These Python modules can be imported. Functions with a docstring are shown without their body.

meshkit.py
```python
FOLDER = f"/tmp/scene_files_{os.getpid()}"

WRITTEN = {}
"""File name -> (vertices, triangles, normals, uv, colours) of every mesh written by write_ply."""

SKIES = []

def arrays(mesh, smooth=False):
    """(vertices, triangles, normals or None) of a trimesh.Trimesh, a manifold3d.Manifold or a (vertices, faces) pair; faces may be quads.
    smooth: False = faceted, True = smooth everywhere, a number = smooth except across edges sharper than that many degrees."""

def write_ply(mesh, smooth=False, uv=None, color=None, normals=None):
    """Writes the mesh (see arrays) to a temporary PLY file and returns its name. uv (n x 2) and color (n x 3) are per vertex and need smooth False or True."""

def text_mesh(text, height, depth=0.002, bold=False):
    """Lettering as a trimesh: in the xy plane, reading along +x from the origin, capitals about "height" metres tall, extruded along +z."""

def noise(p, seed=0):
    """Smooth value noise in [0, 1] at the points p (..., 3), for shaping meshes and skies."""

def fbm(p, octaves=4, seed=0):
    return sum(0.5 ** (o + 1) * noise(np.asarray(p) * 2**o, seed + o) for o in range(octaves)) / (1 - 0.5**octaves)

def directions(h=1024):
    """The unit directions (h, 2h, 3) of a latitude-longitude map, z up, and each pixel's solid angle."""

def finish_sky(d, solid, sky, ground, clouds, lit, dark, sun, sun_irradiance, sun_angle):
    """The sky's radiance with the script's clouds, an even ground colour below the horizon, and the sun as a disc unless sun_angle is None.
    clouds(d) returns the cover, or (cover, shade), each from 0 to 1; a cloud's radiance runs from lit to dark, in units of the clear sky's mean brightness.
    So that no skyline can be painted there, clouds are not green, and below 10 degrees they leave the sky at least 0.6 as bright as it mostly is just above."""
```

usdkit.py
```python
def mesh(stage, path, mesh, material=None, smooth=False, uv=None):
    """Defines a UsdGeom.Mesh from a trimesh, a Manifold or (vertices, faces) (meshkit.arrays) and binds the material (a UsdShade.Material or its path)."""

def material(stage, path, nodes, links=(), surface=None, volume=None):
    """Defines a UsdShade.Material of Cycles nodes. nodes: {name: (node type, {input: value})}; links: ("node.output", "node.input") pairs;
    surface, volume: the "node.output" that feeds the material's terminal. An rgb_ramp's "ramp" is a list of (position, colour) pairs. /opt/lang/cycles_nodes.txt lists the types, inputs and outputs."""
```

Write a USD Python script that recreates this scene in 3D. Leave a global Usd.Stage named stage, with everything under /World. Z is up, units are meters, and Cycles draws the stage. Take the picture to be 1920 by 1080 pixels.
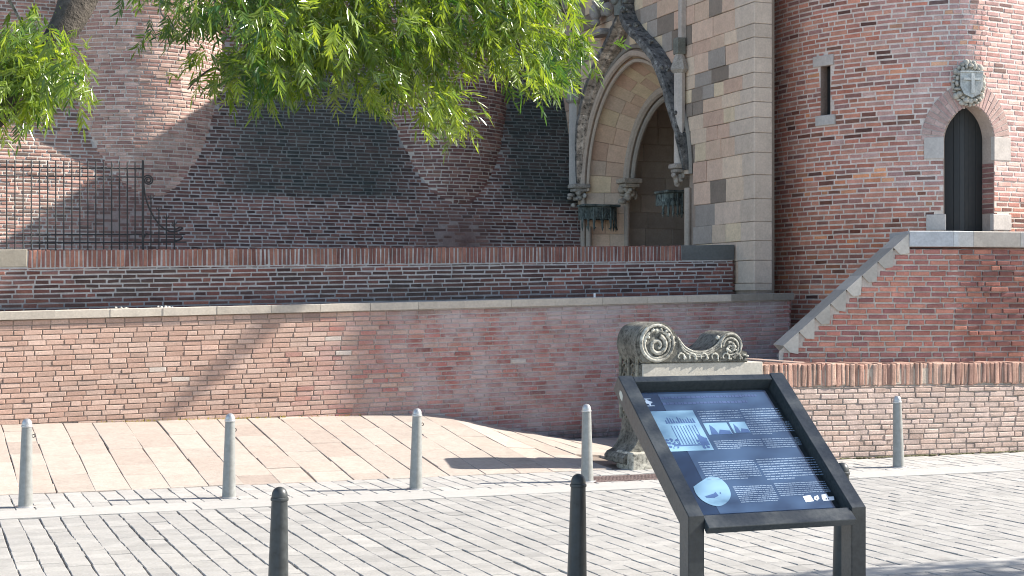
import math, random, numpy as np, trimesh, meshkit
from pxr import Usd, UsdGeom, UsdLux, UsdShade, Sdf, Gf, Vt
from shapely.geometry import Polygon, Point, box as sbox
from shapely.prepared import prep
import usdkit
stage = Usd.Stage.CreateInMemory()
UsdGeom.SetStageUpAxis(stage, 'Z'); UsdGeom.SetStageMetersPerUnit(stage, 1.0)
UsdGeom.Xform.Define(stage, '/World'); UsdGeom.Scope.Define(stage, '/World/Looks')

# ------------------------------------------------------------------ camera, sky, sun, exposure
# world x runs along the kerb, y away from it; the camera stands at the origin and looks 20.97 degrees to the right of y
FPX, YH, CH = 2925.0, 563.0, 1.755
CA, SA = 0.93377, 0.35787
EXPOSURE = 1.34
cam = UsdGeom.Camera.Define(stage, '/World/camera')
cam.AddTransformOp().Set(Gf.Matrix4d(CA, -SA, 0, 0, 0, 0, 1, 0, -SA, -CA, 0, 0, 0, 0, CH, 1))
cam.CreateHorizontalApertureAttr(36.0); cam.CreateVerticalApertureAttr(20.25)
cam.CreateFocalLengthAttr(FPX / 1920 * 36)
cam.CreateVerticalApertureOffsetAttr(23.0 / 1920 * 36)
cam.CreateClippingRangeAttr(Gf.Vec2f(0.1, 500))
cam.CreateExposureAttr(EXPOSURE)
EL = math.radians(35.5); AZ = math.atan2(0.983, -0.184)
sun_dir = np.array([math.sin(AZ) * math.cos(EL), math.cos(AZ) * math.cos(EL), math.sin(EL)])
usdkit.material(stage, '/World/Looks/sky_look', {
    'sky': ('sky_texture', {'sky_type': 'single_scattering', 'sun_disc': False, 'sun_elevation': EL, 'sun_rotation': AZ}),
    'bg': ('background_shader', {'strength': 0.095})}, [('sky.color', 'bg.color')], surface='bg.background')
dome = UsdLux.DomeLight.Define(stage, '/World/sky')
UsdShade.MaterialBindingAPI.Apply(dome.GetPrim()).Bind(UsdShade.Material.Get(stage, '/World/Looks/sky_look'))
dome.GetPrim().SetCustomDataByKey('kind', 'structure')
sun = UsdLux.DistantLight.Define(stage, '/World/sun')
zx = sun_dir; xx = np.cross([0, 0, 1.0], zx); xx /= np.linalg.norm(xx); yx = np.cross(zx, xx)
sun.AddTransformOp().Set(Gf.Matrix4d(*xx, 0, *yx, 0, *zx, 0, 0, 0, 20, 1))
sun.CreateIntensityAttr(1.25); sun.CreateAngleAttr(0.5); sun.CreateNormalizeAttr(True); sun.CreateColorAttr(Gf.Vec3f(1.0, 0.93, 0.84))

# ------------------------------------------------------------------ measuring helpers
def ray(px, py):
    a = (px - 960) / FPX
    return np.array([CA * a + SA, -SA * a + CA, -(py - YH) / FPX])
def onv(px, py, v):
    r = ray(px, py); t = v / r[1]; return np.array([r[0] * t, v, CH + r[2] * t])
def onu(px, py, u):
    r = ray(px, py); t = u / r[0]; return np.array([u, r[1] * t, CH + r[2] * t])
def onz(px, py, z=0.0):
    r = ray(px, py); t = (z - CH) / r[2]; return np.array([r[0] * t, r[1] * t, z])
def atd(px, py, d):
    return ray(px, py) * d + np.array([0, 0, CH])
def project(P):
    P = np.asarray(P, float); X = CA * P[..., 0] - SA * P[..., 1]; Y = np.maximum(SA * P[..., 0] + CA * P[..., 1], 0.1)
    return 960 + FPX * X / Y, YH - FPX * (P[..., 2] - CH) / Y
noise, fbm = meshkit.noise, meshkit.fbm
def sstep(a, b, x):
    t = np.clip((np.asarray(x, float) - a) / (b - a), 0, 1); return t * t * (3 - 2 * t)

# ------------------------------------------------------------------ prim helpers
USED = {}
ORIG = {}
def numbered(parent, name):
    k = (parent, name); n = USED.get(k, -1) + 1; USED[k] = n
    return f'{parent}/{name}' if n == 0 else f'{parent}/{name}_{n:03d}'
def keys(prim, label=None, cat=None, group=None, kind=None):
    for k, v in (('label', label), ('category', cat), ('group', group), ('kind', kind)):
        if v: prim.SetCustomDataByKey(k, v)
def thing(name, label=None, cat=None, loc=(0, 0, 0), group=None, kind=None):
    path = numbered('/World', name); x = UsdGeom.Xform.Define(stage, path); x.AddTranslateOp().Set(Gf.Vec3d(*map(float, loc)))
    ORIG[path] = np.array(loc, float); keys(x.GetPrim(), label, cat, group, kind); return path
def put(parent, name, V, F, mat, tone=None, smooth=False, kind=None, label=None, cat=None):
    """one Mesh; F is an (n,3) or (n,4) array"""
    path = numbered(parent, name); o = ORIG.get(parent, np.zeros(3)); ORIG[path] = o
    V = np.asarray(V, float); F = np.asarray(F, np.int32)
    used = np.unique(F)
    if len(used) < len(V):
        back = np.zeros(len(V), np.int32); back[used] = np.arange(len(used)); F = back[F]; V = V[used]
        if tone is not None and np.ndim(tone) == 2: tone = np.asarray(tone)[used]
    N = None
    if smooth is not False:
        T = F if F.shape[1] == 3 else np.vstack([F[:, [0, 1, 2]], F[:, [0, 2, 3]]])
        if tone is not None and np.ndim(tone) == 2: smooth = True
        V, F, N = meshkit.arrays((V, T), smooth)
    m = UsdGeom.Mesh.Define(stage, path)
    m.CreatePointsAttr(Vt.Vec3fArray.FromNumpy((V - o).astype(np.float32)))
    m.CreateFaceVertexCountsAttr(Vt.IntArray.FromNumpy(np.full(len(F), F.shape[1], np.int32)))
    m.CreateFaceVertexIndicesAttr(Vt.IntArray.FromNumpy(np.ascontiguousarray(F, dtype=np.int32).ravel()))
    m.CreateSubdivisionSchemeAttr('none')
    if N is not None:
        m.CreateNormalsAttr(Vt.Vec3fArray.FromNumpy(N.astype(np.float32))); m.SetNormalsInterpolation('vertex')
    if tone is not None:
        tone = np.asarray(tone, np.float32)
        if tone.ndim == 1: tone = np.tile(tone, (len(V), 1))
        UsdGeom.PrimvarsAPI(m).CreatePrimvar('tone', Sdf.ValueTypeNames.Color3fArray, 'vertex').Set(Vt.Vec3fArray.FromNumpy(np.ascontiguousarray(tone)))
    UsdShade.MaterialBindingAPI.Apply(m.GetPrim()).Bind(mat)
    keys(m.GetPrim(), label, cat, None, kind)
    return path
def putt(parent, name, tm, mat, tone=None, smooth=False, **k):
    if isinstance(tm, (list, tuple)): tm = trimesh.util.concatenate(list(tm))
    if hasattr(tm, 'to_mesh'):
        mm = tm.to_mesh(); return put(parent, name, mm.vert_properties[:, :3], mm.tri_verts, mat, tone, smooth, **k)
    return put(parent, name, tm.vertices, tm.faces, mat, tone, smooth, **k)
RINGF = np.array([[0, 1, 5, 4], [1, 2, 6, 5], [2, 3, 7, 6], [3, 0, 4, 7], [4, 5, 9, 8], [5, 6, 10, 9], [6, 7, 11, 10], [7, 4, 8, 11], [8, 9, 10, 11]])
def ringboxes(R, front, back, ch, jit, rng):
    """R (N,4): s0,s1,z0,z1 -> (N,12,3) in (s,z,n); a chamfered block with uneven corners"""
    R = np.asarray(R, float); N = len(R)
    P = np.stack([R[:, [0, 2]], R[:, [1, 2]], R[:, [1, 3]], R[:, [0, 3]]], 1) + rng.normal(0, jit, (N, 4, 2))
    c = P.mean(1, keepdims=True); d = P - c; ins = c + d * np.maximum(0.2, 1 - ch / np.maximum(np.abs(d), 1e-4))
    f = np.broadcast_to(np.asarray(front, float).reshape(-1, 1, 1), (N, 1, 1))
    fr = f + rng.normal(0, jit * 0.35, (N, 4, 1))
    bk = np.full((N, 4, 1), back)
    return np.concatenate([np.concatenate([P, bk], 2), np.concatenate([P, fr - ch * 0.8], 2), np.concatenate([ins, fr], 2)], 1)
def pieces(parent, name, P3, tones, mat, limit=300, rest='brickwork', faces=RINGF, minpx=0):
    """P3 (N,k,3) world points; the ones that show largest become prims of their own, the rest one stuff part"""
    N = len(P3)
    if N == 0: return
    x, y = project(P3); cx, cy = x.mean(1), y.mean(1)
    area = (x.max(1) - x.min(1)) * (y.max(1) - y.min(1)); ok = (cx > -5) & (cx < 1925) & (cy > -5) & (cy < 1085)
    score = np.where(ok, area, -1 / np.maximum(area, 1e-3)); order = np.argsort(-score)
    solo = [i for i in order[:limit]] if N > limit else list(order)
    for i in solo: put(parent, name, P3[i], faces, mat, tones[i])
    others = order[limit:] if N > limit else []
    if len(others):
        k = P3.shape[1]
        F = (faces[None] + (np.arange(len(others)) * k)[:, None, None]).reshape(-1, faces.shape[1])
        put(parent, rest, P3[others].reshape(-1, 3), F, mat, np.repeat(tones[others], k, 0), kind='stuff')
def courses(s0, s1, z0, z1, pitch, length, joint, rng, var=0.25, mask=None, zlist=None, halfbond=True):
    out = []; z = z0; row = 0
    while z < z1 - 0.3 * pitch:
        h = pitch * (1 + rng.normal(0, 0.03)); s = s0 - rng.uniform(0, length)
        while s < s1:
            L = length * (1 + rng.uniform(-var, var))
            if rng.random() < 0.12: L *= 0.55
            a, b = max(s, s0), min(s + L, s1)
            if b - a > 0.04:
                q = (a + joint / 2, b - joint / 2, z + joint / 2, min(z + h, z1) - joint / 2)
                if mask is None: out.append(q)
                else:
                    q = mask(q)
                    if q is not None: out.append(q)
            s += L
        z += h; row += 1
    return np.array(out)
def avoid(polys):
    pp = [(p, prep(p)) for p in polys]
    def m(q):
        a, b, c, d = q
        for p, pr in pp:
            bx = sbox(a, c, b, d)
            if not pr.intersects(bx): continue
            left = bx.difference(p)
            if left.is_empty: return None
            if left.geom_type != 'Polygon': left = max(left.geoms, key=lambda g: g.area)
            if left.area < 0.25 * bx.area: return None
            x0, y0, x1, y1 = left.bounds
            # keep the widest rectangle of the left-over: shrink in s until clear of the opening
            cx = (x0 + x1) / 2
            if left.area < 0.9 * (x1 - x0) * (y1 - y0):
                if p.centroid.x > cx: x1 -= (x1 - x0) - left.area / (y1 - y0)
                else: x0 += (x1 - x0) - left.area / (y1 - y0)
            a, b, c, d = x0, x1, y0, y1
            if b - a < 0.03: return None
        return (a, b, c, d)
    return m
def gridmesh(S, Z, f, keep=None):
    """vertices f(s,z) over the grid and its quads"""
    s, z = np.meshgrid(S, Z, indexing='ij'); V = f(s.ravel(), z.ravel()); n = len(Z)
    i, j = np.meshgrid(np.arange(len(S) - 1), np.arange(n - 1), indexing='ij'); a = (i * n + j).ravel()
    F = np.stack([a, a + n, a + n + 1, a + 1], 1)
    if keep is not None:
        sc = (S[:-1, None] + S[1:, None]) / 2 + 0 * Z[None, :-1]; zc = (Z[None, :-1] + Z[None, 1:]) / 2 + 0 * S[:-1, None]
        F = F[keep(sc.ravel(), zc.ravel())]
    return V, F
def rng_(k): return np.random.default_rng(k)
def mixc(a, b, t): t = np.asarray(t)[..., None]; return np.asarray(a) * (1 - t) + np.asarray(b) * t
def bx(x0, x1, y0, y1, z0, z1, bev=0.0):
    m = trimesh.creation.box((x1 - x0, y1 - y0, z1 - z0)); m.apply_translation(((x0 + x1) / 2, (y0 + y1) / 2, (z0 + z1) / 2))
    if bev > 0:
        c = np.array([(x0 + x1) / 2, (y0 + y1) / 2, (z0 + z1) / 2]); h = np.array([x1 - x0, y1 - y0, z1 - z0]) / 2
        pts = []
        for sx in (-1, 1):
            for sy in (-1, 1):
                for sz in (-1, 1):
                    for k in range(3):
                        q = h - bev; q[k] = h[k]; pts.append(c + np.array([sx, sy, sz]) * q)
        m = trimesh.convex.convex_hull(np.array(pts))
    return m
def tube(pts, r, n=8, cap=True):
    pts = np.asarray(pts, float); r = np.broadcast_to(np.asarray(r, float), (len(pts),)); T = np.gradient(pts, axis=0)
    T /= np.linalg.norm(T, axis=1, keepdims=True) + 1e-12
    up = np.array([0, 0, 1.0]) if abs(T[0][2]) < 0.9 else np.array([1.0, 0, 0]); V = []
    A = np.cross(T[0], up); A /= np.linalg.norm(A)
    for p, t, q in zip(pts, T, r):
        A = A - t * np.dot(A, t); A /= np.linalg.norm(A); B = np.cross(t, A)
        th = np.arange(n) * 2 * np.pi / n; V.append(p + q * (np.cos(th)[:, None] * A + np.sin(th)[:, None] * B))
    V = np.concatenate(V); F = []
    for i in range(len(pts) - 1):
        for j in range(n):
            a, b, c, d = i * n + j, i * n + (j + 1) % n, (i + 1) * n + (j + 1) % n, (i + 1) * n + j; F += [[a, b, c], [a, c, d]]
    if cap:
        V = np.vstack([V, pts[0], pts[-1]]); e = (len(pts) - 1) * n
        for j in range(n): F += [[len(V) - 2, (j + 1) % n, j], [len(V) - 1, e + j, e + (j + 1) % n]]
    return trimesh.Trimesh(V, np.array(F), process=False)
def smoothpath(P, n=24):
    P = np.asarray(P, float); t = np.linspace(0, len(P) - 1, n); out = []
    Q = np.vstack([2 * P[0] - P[1], P, 2 * P[-1] - P[-2]])
    for x in t:
        i = min(int(x), len(P) - 2); u = x - i; a, b, c, d = Q[i], Q[i + 1], Q[i + 2], Q[i + 3]
        out.append(0.5 * (2 * b + (c - a) * u + (2 * a - 5 * b + 4 * c - d) * u * u + (3 * b - a - 3 * c + d) * u ** 3))
    return np.array(out)
def lathe(prof, n=32):
    prof = np.asarray(prof, float); th = np.arange(n) * 2 * np.pi / n
    V = np.concatenate([np.stack([r * np.cos(th), r * np.sin(th), np.full(n, z)], 1) for r, z in prof]); F = []
    for i in range(len(prof) - 1):
        for j in range(n):
            a, b, c, d = i * n + j, i * n + (j + 1) % n, (i + 1) * n + (j + 1) % n, (i + 1) * n + j; F += [[a, b, c], [a, c, d]]
    return trimesh.Trimesh(V, np.array(F), process=False)
def arch(xl, xr, zs, za, n=14):
    a, r = (xr - xl) / 2, za - zs; rho = (a * a + r * r) / (2 * a); xm = (xl + xr) / 2
    t = np.linspace(0, math.asin(min(1, r / rho)) if rho > a - 1e-9 and r <= rho else math.pi / 2, n)
    t = np.linspace(0, math.atan2(r, rho - a), n)
    L = np.stack([xl + rho - rho * np.cos(t), zs + rho * np.sin(t)], 1); Rr = L[::-1].copy(); Rr[:, 0] = 2 * xm - Rr[:, 0]
    return np.vstack([L, Rr[1:]])

# ------------------------------------------------------------------ materials
def stone(name, rough=0.9, grain=60, amp=0.35, bump=0.4, dist=0.004, spec=0.3, tint=None, fine=260):
    """colour from the mesh's own tone (or tint), mottled, with a fine pitted relief"""
    nodes = {'g': ('geometry', {}), 'n1': ('noise_texture', {'scale': grain, 'detail': 5, 'roughness': 0.65}),
             'n2': ('noise_texture', {'scale': fine, 'detail': 3, 'roughness': 0.6}),
             'n3': ('noise_texture', {'scale': 7, 'detail': 4, 'roughness': 0.6}),
             'r1': ('rgb_ramp', {'ramp': [(0.25, (1 - amp,) * 3), (0.75, (1 + amp * 0.8,) * 3)]}),
             'r3': ('rgb_ramp', {'ramp': [(0.3, (1 - amp * 0.6,) * 3), (0.7, (1 + amp * 0.5,) * 3)]}),
             'm1': ('mix_color', {'blend_type': 'multiply', 'fac': 1.0, 'use_clamp_result': False}),
             'm2': ('mix_color', {'blend_type': 'multiply', 'fac': 1.0, 'use_clamp_result': False}),
             'add': ('math', {'math_type': 'multiply_add', 'value2': 0.5}),
             'b': ('bump', {'strength': bump, 'distance': dist}),
             'p': ('principled_bsdf', {'roughness': rough, 'specular_ior_level': spec})}
    links = [('g.position', 'n1.vector'), ('g.position', 'n2.vector'), ('g.position', 'n3.vector'), ('n1.fac', 'r1.fac'), ('n3.fac', 'r3.fac'),
             ('r1.color', 'm1.b'), ('m1.result', 'm2.a'), ('r3.color', 'm2.b'), ('m2.result', 'p.base_color'),
             ('n2.fac', 'add.value1'), ('n1.fac', 'add.value3'), ('add.value', 'b.height'), ('b.normal', 'p.normal')]
    if tint is None:
        nodes['at'] = ('attribute', {'attribute': 'tone'}); links.append(('at.color', 'm1.a'))
    else:
        nodes['m1'][1]['a'] = tint
    return usdkit.material(stage, f'/World/Looks/{name}', nodes, links, surface='p.BSDF')
def paint(name, col, rough=0.4, metallic=0.0, spec=0.5, amp=0.12, scale=30, bump=0.05):
    return usdkit.material(stage, f'/World/Looks/{name}', {
        'g': ('geometry', {}), 'n': ('noise_texture', {'scale': scale, 'detail': 5, 'roughness': 0.65}),
        'r': ('rgb_ramp', {'ramp': [(0.3, tuple(c * (1 - amp) for c in col)), (0.7, tuple(min(1, c * (1 + amp)) for c in col))]}),
        'rr': ('map_range', {'from_min': 0.3, 'from_max': 0.7, 'to_min': rough * 0.8, 'to_max': min(1, rough * 1.25)}),
        'b': ('bump', {'strength': bump, 'distance': 0.002}),
        'p': ('principled_bsdf', {'metallic': metallic, 'specular_ior_level': spec})},
        [('g.position', 'n.vector'), ('n.fac', 'r.fac'), ('n.fac', 'rr.value'), ('rr.result', 'p.roughness'), ('r.color', 'p.base_color'), ('n.fac', 'b.height'), ('b.normal', 'p.normal')], surface='p.BSDF')
M_BRICK = stone('old_brick', amp=0.30, bump=0.7, dist=0.006)
M_MORTAR = stone('lime_mortar', amp=0.22, bump=0.9, dist=0.008, grain=40, fine=180)
def bloomed(name, **k):
    base = dict(grain=60, amp=0.25, bump=0.6, dist=0.005, fine=260); base.update(k)
    g = base; nodes = {'g': ('geometry', {}), 'at': ('attribute', {'attribute': 'tone'}), 'sx': ('separate_xyz', {}),
      'n1': ('noise_texture', {'scale': g['grain'], 'detail': 5, 'roughness': .65}), 'n2': ('noise_texture', {'scale': g['fine'], 'detail': 3}),
      'r1': ('rgb_ramp', {'ramp': [(.25, (1 - g['amp'],) * 3), (.75, (1 + g['amp'] * .8,) * 3)]}),
      'm1': ('mix_color', {'blend_type': 'multiply', 'fac': 1.0, 'use_clamp_result': False}),
      'b1': ('noise_texture', {'scale': 2.2, 'detail': 6, 'roughness': .68}), 'b2': ('noise_texture', {'scale': 14.0, 'detail': 4, 'roughness': .6}),
      'br1': ('map_range', {'from_min': .42, 'from_max': .62, 'to_min': 0.0, 'to_max': .62, 'clamp': True}), 'br2': ('map_range', {'from_min': .56, 'from_max': .70, 'to_min': 0.0, 'to_max': .8, 'clamp': True}),
      'ux': ('map_range', {'range_type': 'smoothstep', 'from_min': 4.0, 'from_max': 6.3, 'to_min': .04, 'to_max': 1.0, 'clamp': True}),
      'mx': ('math', {'math_type': 'maximum'}), 'w': ('math', {'math_type': 'multiply', 'use_clamp': True}),
      'mb': ('mix_color', {'b': (.52, .475, .47)}), 'b': ('bump', {'strength': g['bump'], 'distance': g['dist']}), 'p': ('principled_bsdf', {'roughness': .9, 'specular_ior_level': .3})}
    return usdkit.material(stage, f'/World/Looks/{name}', nodes, [('g.position', 'n1.vector'), ('g.position', 'n2.vector'), ('g.position', 'b1.vector'), ('g.position', 'b2.vector'), ('g.position', 'sx.vector'), ('sx.x', 'ux.value'),
      ('n1.fac', 'r1.fac'), ('at.color', 'm1.a'), ('r1.color', 'm1.b'), ('b1.fac', 'br1.value'), ('b2.fac', 'br2.value'), ('br1.result', 'mx.value1'), ('br2.result', 'mx.value2'), ('mx.value', 'w.value1'), ('ux.result', 'w.value2'),
      ('w.value', 'mb.fac'), ('m1.result', 'mb.a'), ('mb.result', 'p.base_color'), ('n2.fac', 'b.height'), ('b.normal', 'p.normal')], surface='p.BSDF')
M_BLOOM = bloomed('bloomed_brick'); M_BLOOMM = bloomed('bloomed_mortar', grain=40, fine=180, bump=.9)
M_ASHLAR = stone('ashlar', amp=0.16, bump=0.4, dist=0.005, grain=35)
def lichen(name, lo, hi, scale=22, tint=None):
    nodes = {'g': ('geometry', {}), 'at': ('attribute', {'attribute': 'tone'}), 'n1': ('noise_texture', {'scale': scale, 'detail': 6, 'roughness': .7}), 'n2': ('noise_texture', {'scale': 150, 'detail': 3}), 'n3': ('noise_texture', {'scale': 5, 'detail': 4}),
      'r1': ('rgb_ramp', {'ramp': [(.36, (lo,) * 3), (.5, (1, 1, 1)), (.60, (1.15, 1.15, 1.13)), (.68, (hi,) * 3)]}), 'r3': ('rgb_ramp', {'ramp': [(.35, (.62, .62, .62)), (.65, (1.2, 1.2, 1.2))]}),
      'm1': ('mix_color', {'blend_type': 'multiply', 'fac': 1.0, 'use_clamp_result': False}), 'm2': ('mix_color', {'blend_type': 'multiply', 'fac': 1.0, 'use_clamp_result': False}),
      'ad': ('math', {'math_type': 'multiply_add', 'value2': .4}), 'b': ('bump', {'strength': .8, 'distance': .008}), 'p': ('principled_bsdf', {'roughness': .95, 'specular_ior_level': .2})}
    return usdkit.material(stage, f'/World/Looks/{name}', nodes, [('g.position', 'n1.vector'), ('g.position', 'n2.vector'), ('g.position', 'n3.vector'), ('n1.fac', 'r1.fac'), ('n3.fac', 'r3.fac'), ('at.color', 'm1.a'), ('r1.color', 'm1.b'), ('m1.result', 'm2.a'), ('r3.color', 'm2.b'), ('m2.result', 'p.base_color'), ('n2.fac', 'ad.value1'), ('n1.fac', 'ad.value3'), ('ad.value', 'b.height'), ('b.normal', 'p.normal')], surface='p.BSDF')
M_LICHEN = lichen('lichened_stone', .22, 2.6, 16); M_OLDSTONE = lichen('weathered_carving', .35, 1.5, 26)
M_PAVER = stone('paver', amp=0.17, bump=0.4, dist=0.003, grain=50, rough=0.85)
M_FLAG = stone('flagstone', amp=0.14, bump=0.5, dist=0.006, grain=25, rough=0.85)
M_CARVED = stone('carved_stone', amp=0.4, bump=0.6, dist=0.006, grain=45)
M_CONCRETE = stone('concrete', amp=0.1, bump=0.3, dist=0.003, grain=30)
M_GREYP = paint('grey_bollard_paint', (0.21, 0.218, 0.212), 0.45, amp=.16, scale=22)
M_DARKP = paint('dark_bollard_paint', (0.03, 0.035, 0.037), 0.42, amp=.35, scale=22)
M_CAP = paint('bollard_cap_metal', (0.45, 0.45, 0.45), 0.35, 0.6)
M_IRON = paint('wrought_iron', (0.012, 0.012, 0.013), 0.6)
M_FRAME = paint('sign_frame_paint', (0.030, 0.036, 0.039), 0.30, 0.0, 0.6, amp=.06)
M_BLACK = paint('black_void', (0.006, 0.006, 0.007), 0.8)
M_DOOR = paint('door_wood', (0.014, 0.016, 0.017), 0.7, amp=0.4, scale=14, bump=0.4)
M_BARK = stone('bark', amp=0.6, bump=1.0, dist=0.02, grain=22, fine=90, tint=(0.07, 0.06, 0.05))
M_PALEBARK = stone('pale_bark', amp=0.7, bump=1.0, dist=0.02, grain=30, fine=90, tint=(0.22, 0.21, 0.17))
M_RUST = stone('rusty_grate', amp=0.4, bump=0.8, dist=0.006, grain=60, tint=(0.20, 0.15, 0.14))
def leafmat():
    return usdkit.material(stage, '/World/Looks/leaf', {
        'at': ('attribute', {'attribute': 'tone'}), 'g': ('geometry', {}),
        'tr': ('mix_color', {'blend_type': 'multiply', 'fac': 1.0, 'b': (2.4, 2.1, 0.8), 'use_clamp_result': False}),
        'p': ('principled_bsdf', {'roughness': 0.24, 'specular_ior_level': 0.9}), 't': ('translucent_bsdf', {}), 'm': ('mix_closure', {'fac': 0.40})},
        [('at.color', 'p.base_color'), ('at.color', 'tr.a'), ('tr.result', 't.color'), ('p.BSDF', 'm.closure1'), ('t.BSDF', 'm.closure2')], surface='m.closure')
M_LEAF = leafmat()

# ------------------------------------------------------------------ ground
KERB0, KERB1, BAND1, VF, VL = 13.14, 13.63, 14.76, 18.15, 14.80
g = thing('ground', kind='structure')
V, F = gridmesh(np.array([-120., -20, 0, 20, 120]), np.array([-120., -20, 0, 20, 120]), lambda s, z: np.stack([s, z, np.full_like(s, -0.06)], 1))
put(g, 'earth', V, F, M_CONCRETE, (0.32, 0.31, 0.29))
def flat(s, z, n): return np.stack([s, z, n], -1)
def slabmap(P, f): return np.stack(f(P[..., 0], P[..., 1], P[..., 2]), -1)
# street of small pavers
street = thing('street', kind='structure')
V, F = gridmesh(np.linspace(-1.5, 14, 40), np.linspace(2, KERB0 - 0.005, 30), lambda s, z: np.stack([s, z, np.full_like(s, -0.012)], 1))
put(street, 'joint_sand', V, F, M_CONCRETE, (0.2, 0.19, 0.178))
r = rng_(1); R = []
COLW = 0.1565
for k in range(-4, 78):
    u0 = 0.785 + COLW * (k - 4)
    v = 6.2 + r.uniform(0, 0.15); dx = r.normal(0, 0.003)
    while v < KERB0 - 0.03:
        L = float(r.choice([0.14, 0.165, 0.19, 0.25], p=[.3, .4, .2, .1])) * r.uniform(0.95, 1.05); e = min(v + L, KERB0 - 0.012)
        if e - v > 0.06:
            wob = 0.004 * math.sin(v * 3 + k)
            R.append((u0 + 0.0042 + dx + wob, u0 + COLW - 0.0042 + dx + wob, v + 0.003, e - 0.003))
        v += L
R = np.array(R); P = ringboxes(R, r.normal(0, 0.0014, len(R)), -0.03, 0.004, 0.002, r)
x, y = project(P); vis = (x.mean(1) > -220) & (x.mean(1) < 2200) & (y.mean(1) < 1250); P = P[vis]
c = fbm(P.mean(1) * 1.1, 3, 5); t = np.clip(0.5 + (c - .5) * 1.4 + r.normal(0, 0.2, len(P)), 0, 1)
tones = mixc((0.282, 0.278, 0.268), (0.335, 0.328, 0.312), t) * (1 + r.normal(0, 0.045, (len(P), 1)))
pieces(street, 'paver', P, tones, M_PAVER, rest='far_pavers')
# pale flush kerb strips with few joints
for nm, v0, v1, tn in (('kerb_strip', KERB0, KERB1, (0.35, 0.343, 0.327)), ('near_kerb_strip', 8.46, 8.72, (0.345, 0.34, 0.325))):
    ks = thing(nm, kind='structure'); r = rng_(7); u = -2.0 if nm == 'kerb_strip' else -1.0
    while u < 15:
        L = r.uniform(1.9, 2.3)
        P = ringboxes([(u + 0.004, u + L - 0.004, v0 + 0.006, v1 - 0.006)], 0.0045, -0.03, 0.004, 0.001, r)[0]
        put(ks, 'kerb_slab', P, RINGF, M_CONCRETE, np.array(tn) * r.uniform(0.95, 1.05)); u += L
# band of setts that carries the far bollards
pav = thing('pavement', kind='structure')
V, F = gridmesh(np.linspace(-2, 15, 40), np.linspace(KERB1, 15.25, 6), lambda s, z: np.stack([s, z, np.full_like(s, -0.016)], 1))
put(pav, 'joint_sand', V, F, M_CONCRETE, (0.2, 0.19, 0.18))
r = rng_(3); R = []
DR = (6.12, 7.12, 13.78, 14.18)   # the iron drain cover
for k in range(-18, 100):
    u0 = 0.64 + COLW * k; v = KERB1 + 0.01
    for L in (0.10, 0.19, 0.17, 0.21, 0.19, 0.24):
        L *= r.uniform(0.92, 1.08); e = min(v + L, BAND1)
        if u0 > 7.3: e = v + L
        if not (u0 + COLW > DR[0] - .0 and u0 < DR[1] and e > DR[2] and v < DR[3]) and e - v > 0.05:
            R.append((u0 + 0.004, u0 + COLW - 0.004, v + 0.003, e - 0.003))
        v += L
R = np.array(R); P = ringboxes(R, r.normal(0.001, 0.0015, len(R)), -0.03, 0.004, 0.0025, r)
x, y = project(P); P = P[(x.mean(1) > -150) & (x.mean(1) < 2080)]
tones = mixc((0.32, 0.313, 0.30), (0.385, 0.375, 0.355), r.random(len(P)))
pieces(pav, 'sett', P, tones, M_PAVER, rest='far_setts')
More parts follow.
